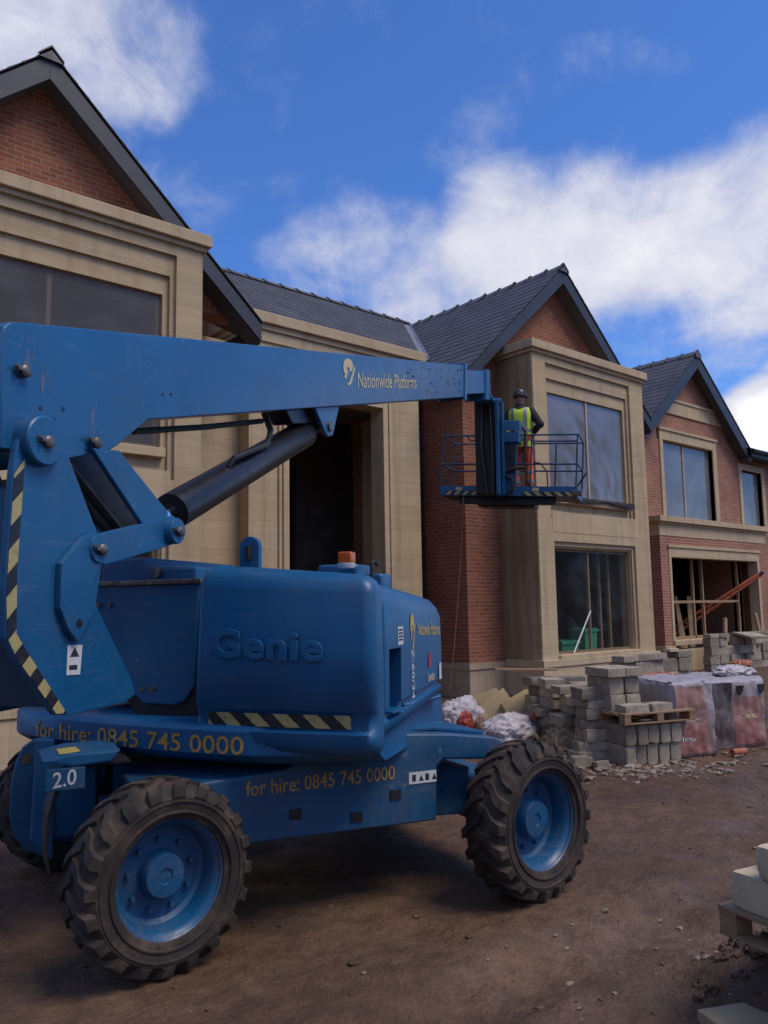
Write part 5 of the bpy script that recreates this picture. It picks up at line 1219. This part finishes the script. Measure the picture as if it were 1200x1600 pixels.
for c in range(2):
    for k in range(2): block((.19, .44, .19), o+a*(.09+k*.205)+b*(.46+.02*c)+ZV*(zt+c*.194), az+rng.uniform(-.04, .04), lab, grp)
for k in range(2): block((.23, .48, .10), o+a*(.075+k*.245)+b*(.45)+ZV*(zt+.390), az+rng.uniform(-.05, .05), lab, grp)
# untidy pile left of it
lab, grp = 'grey concrete block in the untidy pile behind the front wheel', 'blocks in the untidy pile'
for (cx, cy, n) in ((7.98, 5.92, 7), (8.30, 5.98, 6), (8.22, 6.38, 8), (8.62, 6.45, 7), (8.50, 6.86, 8), (8.92, 6.92, 7), (8.82, 7.30, 7), (9.05, 6.1, 7), (9.35, 6.6, 7)):
    z = -.02
    for k in range(n):
        h = (.10, .14, .10, .12)[(k+int(cx*10)) % 4]
        if z+h > .90: break
        block((.34 if k % 3 else .42, .25, h), (cx+.20+rng.uniform(-.05, .05), cy-.10+rng.uniform(-.05, .05), z), rad(-28)+rng.uniform(-.22, .22)+(rad(90) if rng.random() < .3 else 0), lab, grp); z += h+.002
# loose blocks at the foot of the pile
lab, grp = 'broken grey block lying loose in the mud before the pile', 'loose broken blocks'
for (x, y, s_) in ((7.62, 5.62, .9), (7.75, 5.42, .7), (7.50, 5.80, .8), (8.0, 5.22, .45), (8.25, 5.02, .4)): block((.30*s_, .2*s_, .12*s_), (x, y, gh(x, y)-.01), rng.uniform(0, 3), lab, grp, tilt=(rng.uniform(-.2, .2), rng.uniform(-.2, .2)))
# stack behind the brick packs, under the lower bay window
lab, grp = 'grey concrete block in the stack below the right bay window', 'blocks below the bay window'
for c in range(4):
    for k in range(6):
        if c == 3 and k in (0,): continue
        block((.44, .215, .215) if (k+c) % 2 else (.40, .215, .215), (10.85+k*.40+rng.uniform(-.03, .03), 7.35+rng.uniform(-.03, .03), c*.218-.01), rng.uniform(-.08, .08), lab, grp)
for k in (1, 2, 3, 5): block((.44, .215, .10), (10.85+k*.40, 7.33, 4*.218-.01), rng.uniform(-.1, .1), lab, grp)
block((.34, .12, .05), (12.55, 7.3, 4*.218+.09), .1, 'pale stone offcut on top of the stack below the bay window', None, mat='conc_pale', name='stone_offcut', cat='offcut')
# stack in front of the garage opening
lab, grp = 'grey concrete block in the stack before the garage opening', 'blocks before the garage'
for c in range(4):
    for k in range(9):
        if c == 3 and k in (2, 8): continue
        vert = (k+c) % 3 == 0
        block((.44, .215, .215), (20.1+k*.455+rng.uniform(-.03, .03), 10.55+rng.uniform(-.06, .06), c*.22-.02), rng.uniform(-.07, .07), lab, grp)
for k in range(9):
    if k != 2: block((.44, .215, .10), (20.1+k*.455, 10.55+rng.uniform(-.05, .05), 4*.22-.02), rng.uniform(-.07, .07), lab, grp)
block((.98, .5, .06), (21.6, 10.25, .86), -.05, 'dark paving slab overhanging the block stack before the garage', None, mat='conc', name='paving_slab', cat='slab', tilt=(.22, .03))
for (x, L_, rx) in ((21.15, .42, .3), (23.1, .5, -.15)):
    m = MB(); m.box((-.06, -.03, 0), (.06, .03, L_)); me = finish_mesh('timber_offcut', m.v, m.f, bevel=.003); me.materials.append(MT['timber']); q = bpy.data.objects.new('timber_offcut', me); COL.objects.link(q); q.location = (x, 10.72, .94); q.rotation_euler = (-.1, rx, 0)
    tag(q, 'leaning pale timber offcut on the garage block stack, %s one' % ('longer' if L_ > .45 else 'shorter'), 'timber')
# brick packs in printed wrapping
def pack(c, az, L_, D_, Hh, mat, label, seed, name='brick_pack'):
    bm = bmesh.new(); bmesh.ops.create_cube(bm, size=1)
    bmesh.ops.subdivide_edges(bm, edges=bm.edges[:], cuts=22, use_grid_fill=True)
    for v in bm.verts:
        p = V((v.co.x*L_, v.co.y*D_, (v.co.z+.5)*Hh)); e = max(abs(v.co.x), abs(v.co.y), abs(v.co.z))
        n = V((v.co.x, v.co.y, v.co.z)); nn = sum(1 for q in n if abs(q) > .47)
        k = .030*noise.fractal(V((p.x*4+seed, p.y*4, p.z*3)), .8, 2, 4)+.018*noise.noise(V((p.x*14+seed, p.y*14, p.z*5)))
        r = .04*max(0, nn-1); d = V((math.copysign(1, n.x) if abs(n.x) > .49 else 0, math.copysign(1, n.y) if abs(n.y) > .49 else 0, math.copysign(1, n.z) if n.z > .49 else 0))
        v.co = p+d*(k-r*.6)
    vs = [v.co.copy() for v in bm.verts]; fs = [[v.index for v in f.verts] for f in bm.faces]; bm.free()
    me = finish_mesh(name, vs, fs, smooth=True, angle=70); me.materials.append(MT[mat]); o = bpy.data.objects.new(name, me); COL.objects.link(o); o.location = c; o.rotation_euler.z = az
    ORG[o.name] = V((0, 0, 0)); return tag(o, label, 'brick pack')
azp = rad(-19)
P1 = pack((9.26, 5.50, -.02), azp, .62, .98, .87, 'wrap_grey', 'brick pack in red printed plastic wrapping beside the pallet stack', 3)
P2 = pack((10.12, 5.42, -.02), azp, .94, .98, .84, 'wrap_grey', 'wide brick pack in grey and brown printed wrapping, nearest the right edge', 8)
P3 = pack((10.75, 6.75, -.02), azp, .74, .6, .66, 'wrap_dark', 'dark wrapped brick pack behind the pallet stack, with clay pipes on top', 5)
def onpack(P, mb, nm, mat, par=None): 
    me = finish_mesh(nm, mb.v, mb.f, smooth=True, angle=180); me.materials.append(MT[mat]); q = bpy.data.objects.new(nm, me); COL.objects.link(q); q.parent = P; return q
def pk_y(P, x, z, seed, L_, D_, out): 
    p = V((x, -D_/2, z)); k = .030*noise.fractal(V((p.x*4+seed, p.y*4, p.z*3)), .8, 2, 4)+.018*noise.noise(V((p.x*14+seed, p.y*14, p.z*5))); return V((x, -D_/2-k-out, z))
m = MB(); m.grid(lambda a_, b_: pk_y(P1, -.285+a_*.44, .05+b_*.76, 3, .62, .98, .006), 18, 24); onpack(P1, m, 'printed_panel', 'wrap_red')
m = MB(); m.grid(lambda a_, b_: pk_y(P2, -.06+a_*.46, .06+b_*.56, 8, .94, .98, .006), 18, 20); onpack(P2, m, 'printed_panel', 'wrap_red')
m = MB(); m.grid(lambda a_, b_: pk_y(P2, -.44+a_*.36, .06+b_*.74, 8, .94, .98, .006), 14, 20); onpack(P2, m, 'brick_window', 'wrap_dark')
m = MB(); m.grid(lambda a_, b_: pk_y(P3, .12+a_*.22, .06+b_*.58, 5, .74, .6, .006), 8, 12); onpack(P3, m, 'pale_wrap_edge', 'wrap_clear')
onpack(P1, text_mb('Wienerberger', lambda x, y, t: pk_y(P1, -.25+x, .40+y, 3, .62, .98, .011), width=.34, height=.055, bold=.02), 'lettering', 'white')
onpack(P1, text_mb('Terca', lambda x, y, t: pk_y(P1, -.22+x, .19+y, 3, .62, .98, .011), width=.20, height=.06, bold=.02), 'lettering', 'white')
m = MB(); q_ = [pk_y(P1, -.12+x, .48+y, 3, .62, .98, .012) for x, y in ((0, 0), (.07, 0), (.075, .04), (.04, .10), (.03, .06), (-.005, .04))]; m.add(q_, [list(range(6))]); onpack(P1, m, 'emblem', 'white')
onpack(P2, text_mb('Terca', lambda x, y, t: pk_y(P2, .06+x, .36+y, 8, .94, .98, .011), width=.24, height=.06, bold=.02), 'lettering', 'cream')
for k, x in enumerate((-.02, .33)):
    m = MB(); q_ = [pk_y(P2, x+dx, .66+dz, 8, .94, .98, .012) for dx, dz in ((0, .1), (.11, .1), (.10, .02), (.055, -.02), (.01, .02))]; m.add(q_, [list(range(5))]); onpack(P2, m, 'dark_flap', 'membrane')
# clay pipes lying on the dark pack
for k, (dx, dy, dz) in enumerate(((-.30, -.10, .0), (-.26, .06, .0))):
    s_ = V((10.75+dx, 6.75+dy, .70+dz)); e_ = s_+V((.66+.05*k, -.16, -.01)); d_ = (e_-s_).normalized(); m = MB()
    m.tube([s_, e_-d_*.12, e_-d_*.11, e_, e_-d_*.001, e_-d_*.10], [.055, .055, .068, .068, .05, .05], 18, cap=True)
    newthing('clay_pipe', m, 'clay', 'short orange clay pipe lying on the dark wrapped brick pack', 'pipe', 'clay pipes', smooth=True, angle=40)
m = MB(); m.tube([V((9.42, 4.78, .03)), V((9.60, 4.72, .03))], .04, 14); newthing('clay_pipe_piece', m, 'clay', 'broken piece of orange clay pipe on the ground before the brick packs', 'pipe', smooth=True, angle=40)
# crumpled plastic on the wide pack
def crumple(c, r, seed, sq, amp=.55, n=5):
    m = MB(); bm = bmesh.new(); bmesh.ops.create_icosphere(bm, subdivisions=n, radius=1); c = V(c); vs = []
    for v in bm.verts:
        d = v.co.normalized(); k = 1+amp*.5*noise.turbulence(d*1.6+V((seed, seed*2, 0)), 4, True)-.16+.12*abs(noise.noise(d*4+V((seed, 0, 0))))+.05*abs(noise.noise(d*9+V((seed, 3, 0))))-.04
        q = V((d.x*sq[0], d.y*sq[1], d.z*sq[2]))*r*k; q.z = max(q.z, -sq[2]*r*.45); vs.append(c+q)
    m.add(vs, [[v.index for v in f.verts] for f in bm.faces]); bm.free(); return m
t = newthing('plastic_heap', crumple((10.55, 5.28, .86), .30, 4.2, (1.35, .7, .30)), 'bag', 'crumpled clear plastic heap lying on the wide brick pack', 'plastic', smooth=True, angle=60)
t2 = newthing('orange_netting', crumple((10.72, 5.24, .945), .16, 7.7, (1.2, .8, .35), .8), 'clay', 'orange netting bundle on the plastic heap on the brick pack', 'netting', smooth=True, angle=60)
# rubble bags and leaning slabs behind the chassis
B1 = newthing('rubble_bag', crumple((8.42, 8.15, .20), .37, 1.3, (1.0, .8, .85)), 'bag', 'white rubbish bag with red and tan scraps at the foot of the brick corner', 'bag', smooth=True, angle=45)
def kid(P, mb, nm, mat): return obj(nm, mb, MT[mat], P, smooth=True, angle=60)
kid(B1, crumple((8.22, 7.86, .18), .15, 9.2, (.9, .6, 1.2)), 'red_scrap', 'rag'); kid(B1, crumple((8.50, 7.80, .16), .14, 3.2, (1, .6, 1.1)), 'tan_scrap', 'tan')
B2 = newthing('rubble_bag', crumple((8.28, 7.15, .13), .43, 6.6, (1.05, .7, .62)), 'bag', 'low slumped white plastic bag lying between the lift and the leaning stone slabs', 'bag', smooth=True, angle=45)
kid(B2, crumple((8.55, 6.93, .33), .075, 2.2, (1, .8, .8)), 'red_scrap', 'rag')
def lean(c, az, dims, tilt, roll, label):
    m = MB(); a_, b_, h_ = dims; m.box((-a_/2, -b_/2, 0), (a_/2, b_/2, h_)); me = finish_mesh('stone_slab', m.v, m.f, bevel=.008, smooth=True, angle=40); me.materials.append(MT['slab'])
    q = bpy.data.objects.new('stone_slab', me); COL.objects.link(q); q.location = c; q.rotation_euler = Matrix.Rotation(az, 3, 'Z').to_4x4().to_euler(); q.rotation_euler = (Matrix.Rotation(az, 4, 'Z') @ Matrix.Rotation(roll, 4, 'Y') @ Matrix.Rotation(tilt, 4, 'X')).to_euler()
    tag(q, label, 'stone slab')
lean((9.02, 7.28, .0), rad(-35), (.42, .09, .62), rad(-24), rad(-27), 'tan stone slab leaning to the left in front of the other two slabs')
lean((8.86, 7.52, .0), rad(-35), (.42, .09, .64), rad(-26), rad(-29), 'tan stone slab leaning in the middle of three behind the white bags')
lean((8.88, 7.90, .0), rad(-40), (.46, .09, .58), rad(-20), rad(-18), 'darker stone slab leaning at the back, against the corner of the house')
m = MB(); m.box((-.42, -.05, 0), (.42, .05, .03)); me = finish_mesh('timber_plank', m.v, m.f, bevel=.003); me.materials.append(MT['timber']); q = bpy.data.objects.new('timber_plank', me); COL.objects.link(q); q.location = (8.80, 7.28, .885); q.rotation_euler = (0, .03, rad(-35)); tag(q, 'short pale plank lying on top of the untidy block pile', 'plank')
# rope hanging from the platform to the ground
m = MB(); m.tube([PF(.42, -.02, .03), PF(.415, -.03, -1.2), PF(.38, -.04, -2.4), PF(.33, -.05, -3.30)], .008, 6); newthing('rope', m, 'rope' if 'rope' in MT else 'pallet', 'thin rope hanging from the platform down to the white bag', 'rope', smooth=True)
# things in the window openings
def bin_(x0, x1, y0, y1, z0, z1, label):
    m = MB(); tpr = .035
    m.loft([[V((x0+tpr, y0+tpr, z0)), V((x1-tpr, y0+tpr, z0)), V((x1-tpr, y1-tpr, z0)), V((x0+tpr, y1-tpr, z0))], [V((x0, y0, z1)), V((x1, y0, z1)), V((x1, y1, z1)), V((x0, y1, z1))], [V((x0+.02, y0+.02, z1)), V((x1-.02, y0+.02, z1)), V((x1-.02, y1-.02, z1)), V((x0+.02, y1-.02, z1))], [V((x0+.05, y0+.05, z0+.03)), V((x1-.05, y0+.05, z0+.03)), V((x1-.05, y1-.05, z0+.03)), V((x0+.05, y1-.05, z0+.03))]])
    t = newthing('plastic_crate', m, 'green', label, 'crate', bevel=.006)
    m = MB(); wall(m, 'y', x0-.02, x1+.02, z1-.07, z1-.03, y0-.022, .02); m.box((x0-.02, y0, z1-.07), (x0-.001, y1, z1-.03)); m.box((x1+.001, y0, z1-.07), (x1+.02, y1, z1-.03)); obj('rim_band', m, MT['green'], t)
bin_(14.76, 15.22, 10.56, 10.98, .582, 1.25, 'tall green plastic crate inside the lower bay window'); bin_(13.98, 14.60, 10.58, 11.0, .582, 1.02, 'low green plastic crate beside the tall one inside the lower bay window')
m = MB(); m.tube([V((13.87, 10.215, .785)), V((14.55, 10.25, 1.62))], .016, 10); newthing('plastic_pipe', m, 'pvc', 'white plastic pipe leaning across the lower bay window', 'pipe', smooth=True)
m = MB()
ob0, ob1 = V((22.4, 12.9, .95)), V((24.42, 11.20, 2.56)); dd = (ob1-ob0).normalized(); up_ = V((0, 0, 1)); sd_ = dd.cross(up_).normalized()
m.tube([ob0+up_*.10, ob1+up_*.03], .045, 8); m.tube([ob0-up_*.12, ob1-up_*.04], .045, 8)
L_ = (ob1-ob0).length; n_ = 11
for i in range(n_): m.tube([ob0.lerp(ob1, i/n_)+up_*(.10-.07*i/n_)*(1 if i % 2 else -1), ob0.lerp(ob1, (i+1)/n_)+up_*(.10-.07*(i+1)/n_)*(-1 if i % 2 else 1)], .028, 6)
t = newthing('lattice_prop', m, 'orange', 'orange metal lattice arm sticking out of the garage opening', 'metal arm', smooth=True, angle=40)
m = MB(); m.tube([ob1-dd*.02, ob1+dd*.10], .06, 10); obj('end_cap', m, MT['dark'], t)
for k, (x0, x1, w0, w1) in enumerate(((21.28, 21.62, .34, .16), (21.78, 22.30, .22, .36))):
    m = MB(); m.add([V((x0-.04, 12.05, .46)), V((x0+w0, 12.05, .46)), V((x1+w1*.5, 12.35, 1.95)), V((x1-.05, 12.35, 1.95)), V((x0-.04, 12.07, .46)), V((x0+w0, 12.07, .46)), V((x1+w1*.5, 12.37, 1.95)), V((x1-.05, 12.37, 1.95))], [(0, 1, 2, 3), (7, 6, 5, 4), (0, 4, 5, 1), (1, 5, 6, 2), (2, 6, 7, 3), (3, 7, 4, 0)])
    newthing('leaning_board', m, 'timber', ('narrow' if k == 0 else 'wide')+' pale board leaning behind the garage frame', 'board')
# pallet of pale blocks close by at the right edge
azn = math.atan2(-.25, .97)           # pallet's short side runs away from the camera
o, a, b = fr2((3.50, 1.885, .345), math.atan2(-.97, -.25))
pallet(o+a*0, math.atan2(-.97, -.25), 1.0, .8, 'muddy timber pallet on the spoil heap carrying pale stone blocks')
grp = 'pale blocks on the near pallet'
azb = math.atan2(-.97, -.25)
def pale(u, v, z, dims, lab, rz=0): block(dims, o+a*u+b*v+ZV*z, azb+rz, lab, None, mat='conc_pale', name='stone_block')
pale(.06+.22, .16, .124, (.44, .26, .145), 'pale stone block on the near pallet, bottom course at the left end')
pale(.06+.68, .17, .124, (.44, .26, .145), 'pale stone block on the near pallet, bottom course at the frame edge', .02)
pale(.28, .46, .124, (.42, .26, .145), 'pale stone block on the near pallet, bottom course at the back', -.03)
pale(.11+.22, .30, .271, (.42, .22, .13), 'pale stone block on the near pallet, upper course set back', .10)
pale(.19+.22, .10, .271, (.42, .17, .135), 'pale stone block on the near pallet, upper course at the front', -.03)
m = MB(); m.box((-.12, -.1, 0), (.12, .1, .20)); me = finish_mesh('support_block', m.v, m.f, bevel=.008); me.materials.append(MT['conc']); q = bpy.data.objects.new('support_block', me); COL.objects.link(q); q.location = o+a*.50+b*.14+V((0, 0, -.205)); q.rotation_euler.z = azb; tag(q, 'dark muddy block propping up the near pallet', 'block')
m = MB(); m.box((-.30, -.20, 0), (.30, .20, .05)); me = finish_mesh('flagstone', m.v, m.f, bevel=.008, smooth=True, angle=40); me.materials.append(MT['slab']); q = bpy.data.objects.new('flagstone', me); COL.objects.link(q); q.location = (3.56, 1.63, .005); q.rotation_euler = (.02, .02, rad(-24)); tag(q, 'flat tan flagstone lying in the mud at the bottom right corner', 'flagstone')

# uncountable debris: clods of mud and chips of stone
r3 = random.Random(21)
m = MB()
for k in range(900):
    x, y = r3.uniform(-.5, 12.5), r3.uniform(.9, 9.4)
    s_ = .006+.022*r3.random()**3
    if y < 3: s_ *= .8
    m.blob((x, y, gh(x, y)+s_*.15), s_, seed=k*.37, amp=.45, n=1, sq=(1.2, 1, .55))
for k in range(110):
    a_, q_ = r3.uniform(0, 6.28), abs(r3.gauss(0, .30)); x, y = 3.92+math.cos(a_)*q_*1.2, 1.9+math.sin(a_)*q_*.8; s_ = .010+.028*r3.random()**2; m.blob((x, y, gh(x, y)+s_*.1), s_, seed=k*.51, amp=.5, n=2, sq=(1.2, 1, .7))
cl = obj('mud_clods', m, MT['mud'], None, merge=False); tag(cl, 'loose clods of mud scattered over the site', kind='stuff')
m = MB()
for k in range(420):
    if k < 45: x, y = r3.uniform(-.3, 11.5), r3.uniform(.9, 8.5); s_ = .006+.016*r3.random()**2
    elif k < 330: x, y = 8.1+r3.gauss(0, .75), 5.05+r3.gauss(0, .28)-(0); s_ = .012+.045*r3.random()**2; y = y-.3*(x-8.1)
    else: x, y = r3.uniform(3.0, 6.5), r3.uniform(1.0, 3.0); s_ = .006+.018*r3.random()**2
    m.blob((x, y, gh(x, y)+s_*.25), s_, seed=k*.77, amp=.5, n=1, sq=(1.3, .9, .45))
ch = obj('stone_chips', m, MT['chip'], None, merge=False); tag(ch, 'pale chips of stone and mortar in the mud', kind='stuff')
m = MB()
for k in range(70):
    x, y = 7.75+r3.gauss(0, .22), 6.05+r3.gauss(0, .25); h_ = .15+.3*r3.random(); z0 = gh(x, y)
    p0 = V((x, y, z0)); p1 = p0+V((r3.gauss(0, .08), r3.gauss(0, .08), h_*.6)); p2 = p1+V((r3.gauss(0, .12), r3.gauss(0, .12), h_*.3)); m.tube([p0, p1, p2], [.004, .003, .0015], 4)
dw = obj('dry_weeds', m, MT['timber'], None, merge=False); tag(dw, 'dry stalks and splinters at the foot of the block pile', kind='stuff')
